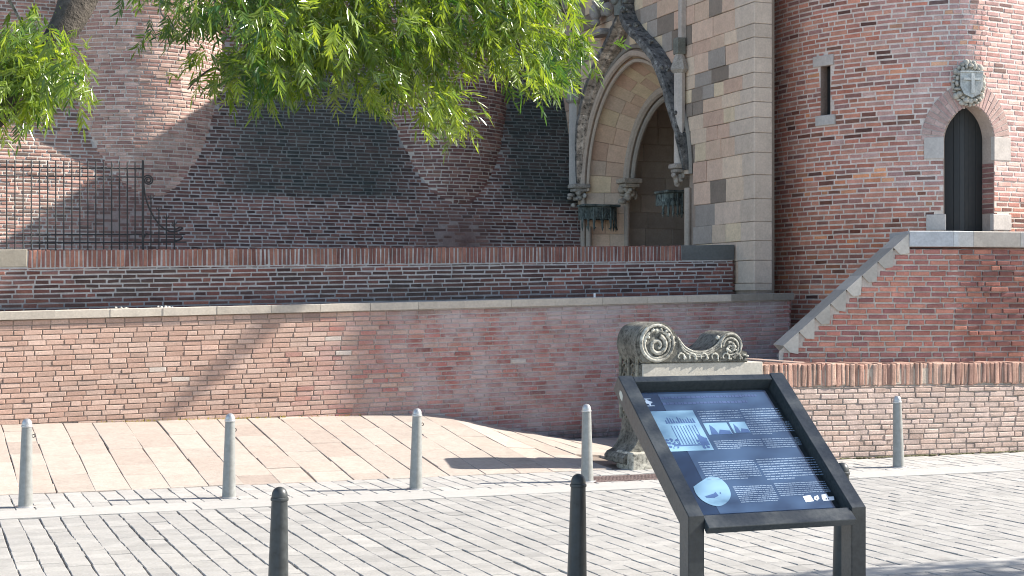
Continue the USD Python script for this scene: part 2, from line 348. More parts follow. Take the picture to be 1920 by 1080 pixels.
# flagstone terrace rising to the foot of the front wall on the left
def terrace_z(u, v):
    gk = 1 - sstep(5.85, 7.75, u) * 0 - np.clip((u - 5.9) / (7.7 - 5.9), 0, 1)
    return 0.373 * np.clip((v - BAND1) / (VF - BAND1), 0, 1) * gk
ter = thing('terrace', kind='structure')
V, F = gridmesh(np.linspace(-2, 10.9, 120), np.linspace(BAND1, VF + 0.05, 30), lambda s, z: np.stack([s, z, terrace_z(s, z) - 0.02], 1))
put(ter, 'bedding', V, F, M_CONCRETE, (0.22, 0.18, 0.15))
r = rng_(4); R = []
u = -1.6; k = 0
while u < 9.3:
    w = r.uniform(0.31, 0.39); v = BAND1 + 0.01 - r.uniform(0, 0.4)
    while v < VF:
        L = r.uniform(0.42, 0.95); a, b = max(v, BAND1 + 0.006), min(v + L, VF)
        if b - a > 0.08 and not (u + w > 6.85 and a < 15.35): R.append((u + 0.003, u + w - 0.003, a + 0.0012, b - 0.0012))
        v += L
    u += w
R = np.array(R); P = ringboxes(R, 0.004 + r.normal(0, 0.0022, len(R)), -0.03, 0.005, 0.004, r)
P = np.stack([P[..., 0], P[..., 1], P[..., 2] + terrace_z(P[..., 0], P[..., 1])], -1)
t = r.random(len(P)); tones = mixc((0.365, 0.305, 0.262), (0.385, 0.338, 0.295), t) * (1 + r.normal(0, 0.05, (len(P), 1)))
pieces(ter, 'flagstone', P, tones, M_FLAG, rest='far_flagstones')
# drain cover
dc = thing('drain_cover', 'rusty brown iron drain cover set in the pale setts before the carved stone', 'drain cover', ((DR[0] + DR[1]) / 2, (DR[2] + DR[3]) / 2, 0))
putt(dc, 'frame', [bx(DR[0], DR[1], DR[2], DR[2] + .025, -.02, .005), bx(DR[0], DR[1], DR[3] - .025, DR[3], -.02, .005), bx(DR[0], DR[0] + .025, DR[2] + .026, DR[3] - .026, -.02, .005), bx(DR[1] - .025, DR[1], DR[2] + .026, DR[3] - .026, -.02, .005)], M_RUST)
n = 24
putt(dc, 'grid_plate', [bx(DR[0] + .027, DR[1] - .027, DR[2] + .027, DR[3] - .027, -.02, -.004)] + [bx(DR[0] + .03 + i * .039, DR[0] + .052 + i * .039, DR[2] + .03 + (j % 2) * .01 + j * .042, DR[2] + .055 + (j % 2) * .01 + j * .042, -.0045, .004) for i in range(n) for j in range(8)], M_RUST)

# ------------------------------------------------------------------ brick colours
def brick_tones(P3, pal, rng, noise_amp=0.12, seed=0):
    n = len(P3); pal = np.array(pal, float); k = rng.integers(0, len(pal), n); c = pal[k]
    return c * (1 + rng.normal(0, noise_amp, (n, 1))) * (0.9 + 0.25 * fbm(P3.mean(1) * 0.9, 3, seed)[:, None])

# ------------------------------------------------------------------ front retaining wall
SH = 0.0223
def fw_map(s, z, n): return np.stack([s, VF - n, z + SH * (s - 0.888)], -1)
fw = thing('retaining_wall', 'long brick retaining wall behind the flagstones, topped with pale stone slabs', 'wall', (5.5, VF, 0))
FW0, FW1, FZ1 = -1.6, 10.95, 1.535
def effl(P):   # whitish salt bloom and grey grime on the right half, dark damp foot
    u, z = P[..., 0], P[..., 2]
    b = sstep(4.2, 6.2, u) * (1 - 0.5 * sstep(9.5, 10.9, u)) * sstep(0.46, 0.62, fbm(P * np.array([2.2, 1, 5.0]), 4, 11))
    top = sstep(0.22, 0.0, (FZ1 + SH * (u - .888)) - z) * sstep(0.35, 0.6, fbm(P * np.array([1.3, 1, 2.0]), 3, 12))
    return np.clip(0.55 * b + 0.4 * top, 0, .7)
def foot(P):
    return np.clip(sstep(0.20, 0.04, P[..., 2] - 0.0) * sstep(6.2, 7.6, P[..., 0]), 0, 1)
S = np.arange(FW0, FW1 + .01, 0.07); Z = np.linspace(-0.35, FZ1, 30)
V, F = gridmesh(S, Z, lambda s, z: fw_map(s, z, np.full_like(s, -0.003) + 0.003 * (fbm(np.stack([s * 3, z * 5, s], -1), 3, 3) - .5)))
mt = mixc((0.33, 0.265, 0.22), (0.52, 0.47, 0.44), sstep(4, 6.5, V[:, 0])); mt = mixc(mt, (0.16, 0.15, 0.15), foot(V))
put(fw, 'mortar', V, F, M_BLOOMM, mt, smooth=True)
put(fw, 'wall_end', *gridmesh(np.array([0., .45]), np.array([-.4, FZ1]), lambda s, z: np.stack([np.full_like(s, FW1), VF + s, z + .225], 1)), M_MORTAR, (0.3, 0.2, 0.17))
r = rng_(11); R = courses(FW0, FW1, -0.32, FZ1, 0.0575, 0.205, 0.0115, r, var=0.05); R[:, 3] -= .006 * sstep(4.2, 6.5, R[:, 0])
P = fw_map(*np.moveaxis(ringboxes(R, 0.006 + np.abs(r.normal(0, 0.003, len(R))), -0.02, 0.004, 0.0014, r), -1, 0))
zt = terrace_z(P[:, :, 0].mean(1), np.full(len(P), VF)); P = P[P[:, :, 2].max(1) > zt + 0.01]
L_ = brick_tones(P, [(0.50, 0.345, 0.275), (0.46, 0.305, 0.24), (0.53, 0.385, 0.315), (0.47, 0.325, 0.26)], r, 0.07, 3)
R_ = brick_tones(P, [(0.41, 0.185, 0.155), (0.37, 0.155, 0.135), (0.43, 0.25, 0.215), (0.40, 0.235, 0.215), (0.34, 0.145, 0.13)], r, 0.11, 4)
C = P.mean(1); tn = mixc(L_, R_, sstep(4.0, 6.0, C[:, 0] + r.normal(0, .5, len(C)))); tn = mixc(tn, (0.12, 0.10, 0.10), foot(C) * .8)
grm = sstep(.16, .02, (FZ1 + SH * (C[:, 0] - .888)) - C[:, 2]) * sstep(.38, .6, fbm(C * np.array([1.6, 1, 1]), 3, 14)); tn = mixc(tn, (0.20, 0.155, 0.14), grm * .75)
chip = r.random(len(C)) < 0.004; tn[chip] = (0.55, 0.48, 0.42)
pieces(fw, 'brick', P, tn, M_BLOOM)
# coping slabs
r = rng_(12); u = FW0
while u < FW1:
    L = r.uniform(0.58, 0.66); e = min(u + L, FW1 + .03)
    P = ringboxes([(u + 0.002, e - 0.002, -0.035, 0.42)], 0.0, -0.092, 0.006, 0.0015, r)[0]
    P = np.stack([P[:, 0], VF + P[:, 1], FZ1 + 0.094 + P[:, 2] + SH * (P[:, 0] - .888)], -1)
    q = np.vstack([RINGF, [[3, 2, 1, 0]]])
    put(fw, 'coping_stone', P, q, M_ASHLAR, np.array((0.50, 0.45, 0.38)) * r.uniform(0.88, 1.06) * (1 if u < 9.9 else .55)); u += L
V, F = gridmesh(np.linspace(FW0, FW1, 80), np.linspace(VF + .42, VF + .90, 6), lambda s, z: np.stack([s, z, FZ1 + .07 + SH * (s - .888) + .03 * fbm(np.stack([s * 4, z * 4, s], -1), 3, 9) * sstep(VF + .4, VF + .9, z)], 1))
put(fw, 'ledge', V, F, M_MORTAR, (0.24, 0.23, 0.22), smooth=True)

# ------------------------------------------------------------------ upper wall with its course of upright bricks
VU = 19.0; SU = 0.0185; UT = 2.335
def uw_map(s, z, n): return np.stack([s, VU - n, z + SU * (s - 1.225)], -1)
uw = thing('upper_wall', 'low dark brick wall above the ledge, capped by upright bricks', 'wall', (5, VU, 1.6))
UW0, UW1 = -1.7, 10.58
V, F = gridmesh(np.arange(UW0, UW1 + .01, .08), np.linspace(1.45, UT - 0.004, 16), lambda s, z: uw_map(s, z, np.full_like(s, -.0015) + .002 * (fbm(np.stack([s * 4, z * 6, s], -1), 3, 8) - .5)))
ledge_grime = sstep(0.22, 0.0, V[:, 2] - (1.62 + SH * V[:, 0]))
put(uw, 'mortar', V, F, M_MORTAR, mixc(mixc((0.54, 0.515, 0.49), (0.43, 0.415, 0.405), fbm(V * 1.2, 3, 5)), (0.27, 0.27, 0.28), ledge_grime), smooth=True)
put(uw, 'wall_top', *gridmesh(np.linspace(UW0, UW1, 30), np.array([0.0, 0.45]), lambda s, z: np.stack([s, VU + z, UT + SU * (s - 1.225) - .006], 1)), M_MORTAR, (0.3, 0.24, 0.21))
put(uw, 'wall_back', *gridmesh(np.linspace(UW0, UW1, 4), np.array([1.4, UT - .006]), lambda s, z: np.stack([s, np.full_like(s, VU + .45), z + SU * (s - 1.225)], 1)), M_MORTAR, (0.3, 0.24, 0.21))
r = rng_(21); R = courses(UW0, UW1, 1.50, UT - 0.205, 0.0545, 0.235, 0.019, r, var=0.35)
P = uw_map(*np.moveaxis(ringboxes(R, 0.004 + np.abs(r.normal(0, 0.004, len(R))), -0.03, 0.005, 0.0024, r), -1, 0))
tn = brick_tones(P, [(0.20, 0.085, 0.07), (0.15, 0.07, 0.06), (0.25, 0.11, 0.085), (0.11, 0.06, 0.055), (0.17, 0.09, 0.08)], r, 0.18, 6)
grime = sstep(0.45, 0.7, fbm(P.mean(1) * np.array([.8, 1, 2.]), 3, 7)); tn = mixc(tn, (0.07, 0.06, 0.055), grime * .7)
pieces(uw, 'brick', P, tn, M_BRICK)
s = 1.235; R = []
while s < 9.73:
    w = 0.0535 * r.uniform(.9, 1.12); R.append((s + .008, s + w - .008, UT - .198, UT + .004)); s += w
P = ringboxes(np.array(R), 0.008 + r.normal(0, .004, len(R)), -0.25, 0.006, 0.003, r); P = uw_map(*np.moveaxis(P, -1, 0))
tn = brick_tones(P, [(0.26, 0.125, 0.095), (0.22, 0.10, 0.08), (0.30, 0.15, 0.11), (0.19, 0.09, 0.075)], r, .12, 8)
pieces(uw, 'upright_brick', P, tn, M_BRICK)
for a, b, tone_, lab in ((-1.7, 1.23, (0.30, 0.27, 0.22), None), (9.745, 10.56, (0.13, 0.135, 0.13), 'dark grey end slab')):
    P = ringboxes([(a, b, UT - .19, UT + .012)], 0.012, -0.45, 0.008, 0.002, r)[0]
    put(uw, 'cap_stone', uw_map(*P.T), RINGF, M_ASHLAR, tone_, label=lab)
# parvis floor behind the upper wall
pf = thing('upper_terrace', kind='structure')
put(pf, 'paving', *gridmesh(np.linspace(-6, 10.6, 10), np.linspace(VU + .45, 26, 10), lambda s, z: np.stack([s, z, np.full_like(s, 2.1)], 1)), M_CONCRETE, (0.3, 0.26, 0.23))

# ------------------------------------------------------------------ cathedral: sloping base and round buttresses
TB, TM = 24.45, 0.335
def tal_v(z): return TB + TM * (np.asarray(z) - 3.35)
NL = math.hypot(1, TM); TN = np.array([0, -1 / NL, TM / NL])
def ta_map(s, z, n): return np.stack([s, tal_v(z) - n / NL, z + n * TM / NL], -1)
BUT = [(3.42, 1.40), (8.42, 1.28), (-2.2, 1.4)]
VC = [TB + rr for _, rr in BUT]
ca = thing('cathedral', 'dark brick cathedral wall with sloping base and rounded buttresses rising from it', 'cathedral', (5, TB, 2.1))
def tal_keep(s, z):
    k = np.ones(len(s), bool)
    for (uc, R0), vc in zip(BUT, VC):
        k &= ~((np.hypot(s - uc, tal_v(z) - vc) < R0 - 0.03) & (z > 3.3))
    return k & (s < 10.62)
def stain(P):      # dark green-black algae in the hollows between the buttresses, ending in a level line
    u, z = P[..., 0], P[..., 2]; f = fbm(P * np.array([1.3, 1, 1.0]), 4, 21)
    lvl = sstep(3.30, 3.50, z + .12 * (f - .5))
    hol = np.clip(sstep(4.0, 5.2, u) * sstep(8.0, 7.1, u) + sstep(8.9, 9.7, u), 0, 1) * sstep(6.6, 5.0, z)
    return np.clip(lvl * hol * (0.55 + .8 * f), 0, 1)
def patch(P):      # mortar smear at the foot between rows
    u, z = P[..., 0], P[..., 2]; f = fbm(P * 1.7, 3, 23)
    a = np.exp(-((u - 8.35) / .55) ** 2 - ((z - 2.75) / .45) ** 2) + .8 * np.exp(-((u - 2.95) / .55) ** 2 - ((z - 3.0) / .5) ** 2)
    return np.clip(a * (0.4 + 1.2 * f), 0, 1)
def upper_mort(P):
    c0 = mixc((0.50, 0.455, 0.415), (0.42, 0.39, 0.36), fbm(P * .8, 3, 24))
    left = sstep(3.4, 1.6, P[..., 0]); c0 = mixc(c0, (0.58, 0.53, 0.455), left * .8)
    c0 = mixc(c0, (0.085, 0.11, 0.10), stain(P) * .86)
    return mixc(c0, (0.21, 0.135, 0.115), patch(P))
V, F = gridmesh(np.arange(-2.6, 10.7, .06), np.arange(2.0, 7.3, .06), lambda s, z: ta_map(s, z, -.0025 + 0.003 * (fbm(np.stack([s * 3, z * 5, s], -1), 3, 31) - .5)), tal_keep)
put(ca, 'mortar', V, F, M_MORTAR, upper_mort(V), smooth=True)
r = rng_(31)
def tal_mask(q):
    sc, zc = (q[0] + q[1]) / 2, (q[2] + q[3]) / 2
    for (uc, R0), vc in zip(BUT, VC):
        if math.hypot(sc - uc, tal_v(zc) - vc) < R0 - 0.02 and zc > 3.3: return None
    return q
R = courses(-1.3, 10.58, 2.12, 7.0, 0.0585, 0.195, 0.021, r, var=.3, mask=tal_mask)
ptch = np.array([patch(ta_map(*np.array([(q[0] + q[1]) / 2, (q[2] + q[3]) / 2, 0.]))) for q in R])
P = ta_map(*np.moveaxis(ringboxes(R, 0.004 + np.abs(r.normal(0, .005, len(R))) - 0.02 * (ptch > r.uniform(.45, 1.3, len(R))), -.03, .006, .0026, r), -1, 0))
PALC = [(0.17, 0.085, 0.07), (0.13, 0.07, 0.06), (0.21, 0.105, 0.085), (0.09, 0.055, 0.05), (0.18, 0.10, 0.085), (0.23, 0.13, 0.105)]
def cath_tone(P, r, sd):
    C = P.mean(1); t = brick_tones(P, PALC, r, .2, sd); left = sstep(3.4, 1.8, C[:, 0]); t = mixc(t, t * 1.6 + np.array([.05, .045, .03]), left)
    t = mixc(t, (0.20, 0.125, 0.105), patch(C) * .85); return mixc(t, (0.035, 0.05, 0.047), stain(C) * .85)
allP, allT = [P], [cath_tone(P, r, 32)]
for i, ((uc, R0), vc) in enumerate(zip(BUT, VC)):
    def bu_map(s, z, n, uc=uc, R0=R0, vc=vc):
        a = s / R0; return np.stack([uc + (R0 + n) * np.sin(a), vc - (R0 + n) * np.cos(a), z], -1)
    smax = R0 * 1.75
    V, F = gridmesh(np.linspace(-smax, smax, 70), np.arange(3.3, 7.3, .08), lambda s, z: bu_map(s, z, -.0025 + 0.003 * (fbm(np.stack([s * 3, z * 5, s], -1), 3, 41 + i) - .5)))
    mt = mixc((0.54, 0.47, 0.41), (0.46, 0.405, 0.36), fbm(V * .9, 3, 44))
    put(ca, 'buttress', V, F, M_MORTAR, mixc(mt, (0.055, 0.07, 0.065), stain(V) * .4), smooth=True)
    if i == 2: continue
    R = courses(-smax, smax, 3.36, 7.0, .061, .19, .0185, r, var=.3)
    P = bu_map(*np.moveaxis(ringboxes(R, .004 + np.abs(r.normal(0, .005, len(R))), -.03, .006, .0028, r), -1, 0)); C = P.mean(1)
    P = P[C[:, 1] < tal_v(C[:, 2]) + .012]
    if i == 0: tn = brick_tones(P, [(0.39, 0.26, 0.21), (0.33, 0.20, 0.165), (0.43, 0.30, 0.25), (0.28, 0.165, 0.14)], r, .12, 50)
    else: tn = brick_tones(P, [(0.20, 0.105, 0.09), (0.15, 0.085, 0.075), (0.25, 0.14, 0.11)], r, .16, 51)
    allP.append(P); allT.append(tn)
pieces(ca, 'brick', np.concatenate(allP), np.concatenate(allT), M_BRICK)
# the nave wall above and beyond the part with laid bricks
M_FARBRICK = usdkit.material(stage, '/World/Looks/far_brick', {'t': ('texture_coordinate', {}), 'mp': ('mapping', {'rotation': (math.pi / 2, 0, 0)}),
    'b': ('brick_texture', {'scale': 1.0, 'brick_width': .2, 'row_height': .06, 'mortar_size': .008, 'color1': (.26, .14, .11), 'color2': (.18, .09, .075), 'mortar': (.3, .26, .22)}),
    'p': ('principled_bsdf', {'roughness': .9})}, [('t.object', 'mp.vector'), ('mp.vector', 'b.vector'), ('b.color', 'p.base_color')], surface='p.BSDF')
putt(ca, 'nave_wall', [bx(-14, 10.55, 25.9, 27, 7.25, 18), bx(-14, -2.6, 24.2, 27, 1.9, 7.25), bx(10.62, 14, 26.6, 27.5, 0, 18)], M_FARBRICK)
for (uc, R0), vc in zip(BUT, VC):
    m = trimesh.creation.cylinder(R0, 11, sections=48); m.apply_translation((uc, vc, 7.3 + 5.5)); putt(ca, 'buttress_shaft', m, M_FARBRICK, smooth=30)
# ------------------------------------------------------------------ stone porch with its deep pointed doorway
UP, VQ, PTOP = 10.60, 18.50, 9.45
po = thing('stone_porch', 'pale pink ashlar stone porch with a pointed doorway under a dark ogee hood', 'porch', (12.3, 21.5, 1))
def po_map(s, z, n): return np.stack([UP - n, s, z], -1)
AV0, AV1, AZS, AZA = 20.42, 24.20, 3.60, 5.63
IV0, IV1, IZA, UI = 20.60, 23.97, 5.16, 11.30
def jambarch(v0, v1, zs, za, zb=2.0, n=14):
    a = arch(v0, v1, zs, za, n); zz = np.linspace(zb, zs, 7)[:-1]
    return np.vstack([np.stack([np.full(6, v0), zz], 1), a, np.stack([np.full(6, v1), zz[::-1]], 1)])
FO, IO = jambarch(AV0, AV1, AZS, AZA), jambarch(IV0, IV1, AZS, IZA)
hole = Polygon(FO)
face = Polygon([(VQ + .003, 1.0), (27, 1.0), (27, PTOP), (VQ + .003, PTOP)]).difference(hole)
m = trimesh.creation.extrude_polygon(face, 0.24, engine='earcut'); v_ = m.vertices.copy(); m.vertices = np.stack([UP + .012 + v_[:, 2], v_[:, 0], v_[:, 1]], 1)
putt(po, 'wall_core', m, M_MORTAR, (0.33, 0.26, 0.21))
ST = (0.36, 0.30, 0.24)
putt(po, 'vestibule', [bx(10.86, 11.2, 19.0, 19.4, 1.0, PTOP - .01), bx(11.1, 11.65, 20.0, 20.35, 1.0, PTOP - .015), bx(10.86, 11.8, 20.36, 24.3, 5.75, PTOP - .02), bx(11.801, 13.7, 21.5, 24.3, 5.76, PTOP - .05), bx(13.7, 14.0, 21.5, 26.5, 1.0, PTOP - .03), bx(10.86, 13.7, 24.33, 25.0, 1.0, PTOP - .04)], M_ASHLAR, ST)
put(po, 'vestibule_floor', *gridmesh(np.array([10.6, 13.7]), np.array([19.2, 24.3]), lambda s, z: np.stack([s, z, np.full_like(s, 2.12)], 1)), M_ASHLAR, (0.25, 0.22, 0.2))
# ashlar
r = rng_(51)
PYJ = [545, 531, 488, 451, 415, 372, 327, 285, 248, 219, 190, 163, 135, 107, 69, 43, 3, -35, -70, -105, -140, -178]
ZC = [onv(1410, y, VQ)[2] for y in PYJ]
PALS = [(0.60, 0.44, 0.325), (0.64, 0.505, 0.38), (0.58, 0.405, 0.305), (0.65, 0.525, 0.365), (0.58, 0.46, 0.365), (0.62, 0.455, 0.345)]
DARKS = [(0.22, 0.18, 0.145), (0.26, 0.215, 0.175), (0.35, 0.31, 0.27)]
hoodzone = Polygon(FO).buffer(0.16)
R, T, QT = [], [], []
for i in range(len(ZC) - 1):
    z0, z1 = ZC[i], ZC[i + 1]; L = r.uniform(.28, .7)
    tq = np.array((0.57, 0.475, 0.385)) * r.uniform(.86, 1.06)
    q = bx(UP - .016, UP + .262, VQ - .012, VQ + L, z0 + .004, z1 - .004, .006); putt(po, 'quoin', q, M_ASHLAR, tq)
    s = VQ + L + .008
    while s < 26.2:
        w = r.uniform(.36, .82) * (0.8 if z0 > 3 else 1.0); h0, h1 = z0, z1
        tilt = 0
        q = (s + .003, min(s + w, 26.3) - .003, h0 + .0035, h1 - .0035)
        bxp = sbox(q[0], q[2], q[1], q[3])
        if bxp.intersects(hoodzone):
            left = bxp.difference(hoodzone)
            if left.is_empty: q = None
            else:
                if left.geom_type != 'Polygon': left = max(left.geoms, key=lambda gq: gq.area)
                x0, y0, x1, y1 = left.bounds
                if left.area < .2 * bxp.area: q = None
                elif left.area < .85 * (x1 - x0) * (y1 - y0):
                    if s < 22.3: x1 = x0 + left.area / (y1 - y0) * 1.05
                    else: x0 = x1 - left.area / (y1 - y0) * 1.05
                    q = (x0, x1, y0, y1)
                else: q = (x0, x1, y0, y1)
        if q is not None and q[1] - q[0] > .05:
            R.append(q); k = r.random()
            T.append(np.array(DARKS[r.integers(3)] if k < .21 else PALS[r.integers(6)]) * r.uniform(.92, 1.06))
        s += w
R, T = np.array(R), np.array(T)
P = po_map(*np.moveaxis(ringboxes(R, 0.008 + r.normal(0, .004, len(R)), -.02, .006, .003, r), -1, 0))
pieces(po, 'ashlar_block', P, T, M_ASHLAR, rest='far_ashlar')
# splayed reveal, one stone after another
dlen = np.r_[0, np.cumsum(np.linalg.norm(np.diff(FO, axis=0), axis=1))]
mid = np.array([(AV0 + AV1) / 2, 3.2])
def rev_map(t, d, n):
    f = np.stack([np.interp(t, dlen, FO[:, k]) for k in (0, 1)], -1); i_ = np.stack([np.interp(t, dlen, IO[:, k]) for k in (0, 1)], -1)
    p = f + (i_ - f) * d[..., None]; w = mid - p; w[..., 1] = np.where(p[..., 1] < AZS, 0, w[..., 1]); w /= np.linalg.norm(w, axis=-1, keepdims=True)
    p = p + w * n[..., None]; return np.stack([UP + (UI - UP) * d, p[..., 0], p[..., 1]], -1)
V, F = gridmesh(np.linspace(0, dlen[-1], 60), np.linspace(0, 1, 6), lambda s, z: rev_map(s, z, np.zeros_like(s)))
put(po, 'reveal_core', V, F, M_MORTAR, (0.3, 0.24, 0.2))
R = []; s = 0.0
while s < dlen[-1] - .05:
    w = r.uniform(.24, .36); e = min(s + w, dlen[-1]); c0 = r.uniform(.35, .65)
    for a, b in ((0.02, c0), (c0, .98)): R.append((s + .003, e - .003, a + .004, b - .004))
    s = e
R = np.array(R); P = rev_map(*np.moveaxis(ringboxes(R, .012, -.03, .006, .0, r), -1, 0))
T = np.array([PALS[i] for i in r.integers(0, 6, len(R))]) * r.uniform(.82, 1.02, (len(R), 1)) * np.array([1, .97, .93])
pieces(po, 'voussoir', P, T, M_ASHLAR)
# mouldings that follow the arch
def alongarch(v0, v1, za, u, zb=3.6): a = arch(v0, v1, AZS, za, 18); return np.stack([np.full(len(a), u), a[:, 0], a[:, 1]], 1)
for v0, v1, za, u, rad, tone_ in ((AV0 - .02, AV1 + .02, AZA + .02, UP - .03, .055, (0.45, 0.37, 0.30)), (AV0 + .08, AV1 - .08, AZA - .09, UP + .02, .032, (0.42, 0.35, 0.28)), (AV0 - .11, AV1 + .11, AZA + .13, UP - .02, .035, (0.24, 0.22, 0.19)), (IV0 + .0, IV1 - .0, IZA - .02, UI - .04, .07, (0.40, 0.34, 0.28)), (IV0 + .1, IV1 - .1, IZA - .13, UI + .03, .045, (0.30, 0.27, 0.23))):
    putt(po, 'moulding', tube(alongarch(v0, v1, za, u), rad, 8), M_ASHLAR, tone_, smooth=40)
for v0, u, zt in ((AV1 + .01, UP - .03, 3.55), (IV1 - .02, UI - .04, 3.45), (AV1 - .09, UP + .03, 3.0), (IV1 - .12, UI + .03, 2.6), (AV0 - .02, UP - .03, 3.4)):
    putt(po, 'jamb_shaft', tube([(u, v0, 2.05), (u, v0, zt)], .05, 10), M_ASHLAR, (0.40, 0.34, 0.28), smooth=40)
# ogee hood
def lumps(c, n, spread, rad, rng, sx=1.0):
    out = []
    for _ in range(n):
        s = trimesh.creation.icosphere(1, rng.uniform(.5, 1) * rad); s.vertices *= rng.uniform(.6, 1.3, 3); s.vertices += c + rng.normal(0, 1, 3) * np.asarray(spread); out.append(s)
    return out
HP = np.array([onu(x, y, 10.36)[1:] for x, y in ((1267, 318), (1263, 270), (1256, 220), (1244, 165), (1226, 116), (1204, 84), (1180, 58), (1166, 34), (1159, 6), (1157, -22))])
HP = np.stack([smoothpath(np.c_[HP, np.zeros(len(HP))], 44)[:, k] for k in (0, 1)], 1)
vm = 22.30; HP[:, 0] = np.minimum(HP[:, 0], vm - .03 * 0)
def hood(path, side):
    """the band as a row of squared stones, each a closed block"""
    d = np.gradient(path, axis=0); d /= np.linalg.norm(d, axis=1, keepdims=True); nrm = np.stack([d[:, 1], -d[:, 0]], 1) * side
    ii = np.arange(len(path)); th = np.interp(ii, [0, 8, 16, 30, len(path) - 1], [.03, .05, .075, .075, .03]); dp = np.interp(ii, [0, 12, 32, 43], [.45, .9, 1.0, .6])
    ends = [0, 7, 14, 20, 26, 32, 38, 43]; rh = rng_(53)
    for a, b in zip(ends[:-1], ends[1:]):
        V, tn = [], []; tb_ = rh.uniform(.85, 1.15)
        for k in range(a, b + 1):
            p, q = path[k], nrm[k]; ee = .012 if k in (a, b) else 0
            if k == b: p = path[k] - d[k] * .006
            for uo, no in ((UP - .01, -1), (10.46, -1.0), (10.42, -.72), (10.335, -.55), (10.31, -.4), (10.31, .55), (10.33, 1.0), (UP - .01, 1.0)):
                V.append((UP - (UP - uo - ee * (uo < 10.4)) * dp[k], p[0] + q[0] * (th[k] - ee) * no, p[1] + q[1] * (th[k] - ee) * no)); tn.append(np.array((0.43, 0.36, 0.295)) * tb_ if no < -.5 else np.array((0.16, 0.158, 0.15)) * tb_)
        n = 8; m = b - a + 1
        F = [[i * n + j, i * n + j + 1, (i + 1) * n + j + 1, (i + 1) * n + j] for i in range(m - 1) for j in range(n - 1)]
        for e in (0, (m - 1) * n): F += [[e, e + 1, e + 6, e + 7], [e + 1, e + 2, e + 5, e + 6], [e + 2, e + 3, e + 4, e + 5]]
        put(po, 'hood_stone', np.array(V), np.array(F), M_LICHEN, np.array(tn))
        if 10 < b < 43 and side < 0:   # worn crockets on the back of the band
            k = (a + b) // 2; c = np.array([10.42, *(path[k] + nrm[k] * (th[k] + .015))]); putt(po, 'crocket', lumps(c, 5, (.04, .02, .02), .04, rh), M_LICHEN, (0.2, 0.195, 0.18), smooth=40)
left = HP.copy(); left[:, 0] = 2 * vm - left[:, 0] + .02
for pth, sd in ((HP, -1), (left, 1)):
    hood(pth, sd)
r = rng_(52)
fin = onu(1160, 0, 10.36)
putt(po, 'finial', [tube([fin + (0, 0, -.25), fin + (0, 0, 1.6)], [.08, .05], 8)] + lumps(fin + (0, 0, -.02), 9, (.05, .07, .05), .07, r), M_CARVED, (0.16, 0.17, 0.155), smooth=40)
def capital(c, w, h, r, tone_, n=14):
    g = [bx(c[0] - w, c[0] + w, c[1] - w, c[1] + w, c[2] + h * .7, c[2] + h, .012), bx(c[0] - w * .8, c[0] + w * .8, c[1] - w * .8, c[1] + w * .8, c[2] + h * .45, c[2] + h * .69, .012)]
    g += lumps(c + np.array([0, 0, .1 * h]), n, (w * .45, w * .45, h * .25), w * .42, r)
    putt(po, 'capital', g, M_CARVED, tone_, smooth=40)
capital(onu(1275, 338, 10.5), .13, .24, r, (0.34, 0.31, 0.27))
capital(onu(1086, 372, 10.5), .15, .24, r, (0.36, 0.34, 0.30))
c = onv(1180, 366, 23.85); capital(c, .17, .28, r, (0.36, 0.32, 0.26), 20)
# pinnacle shafts on both sides
for px_, y0, y1, rad, tone_ in ((1274, 318, 138, .085, (0.47, 0.42, 0.37)), (1077, 352, 195, .10, (0.45, 0.42, 0.38))):
    a, b = onu(px_, y0, 10.5), onu(px_, y1, 10.5); b = np.array([a[0], a[1], b[2]])
    putt(po, 'pinnacle_shaft', tube([a, b], rad, 8), M_ASHLAR, tone_, smooth=20)
    t = lathe([(rad, 0), (rad * 1.6, .05), (rad * 1.6, .09), (rad * .9, .26), (rad * .8, .28)], 8); t.apply_translation(b); putt(po, 'pinnacle_cap', t, M_CARVED, (0.34, 0.31, 0.27), smooth=20)
    putt(po, 'pinnacle_niche', bx(a[0] - .07, a[0] + .07, a[1] - .075, a[1] + .075, b[2] + .281, b[2] + .52, .01), M_CARVED, (0.17, 0.175, 0.15))
    putt(po, 'pinnacle_pilaster', bx(a[0] + .0, UP - .009, a[1] - .05, a[1] + .05, b[2] + .521, 8.5, .008), M_ASHLAR, tuple(np.array(tone_) * .95))
a = onu(1125, 8, 10.45); putt(po, 'statue_bracket', lumps(a, 16, (.05, .12, .18), .11, r) + [bx(a[0] - .1, a[0] + .13, a[1] - .22, a[1] + .22, a[2] - .52, a[2] - .42, .03)], M_CARVED, (0.33, 0.31, 0.29), smooth=40)
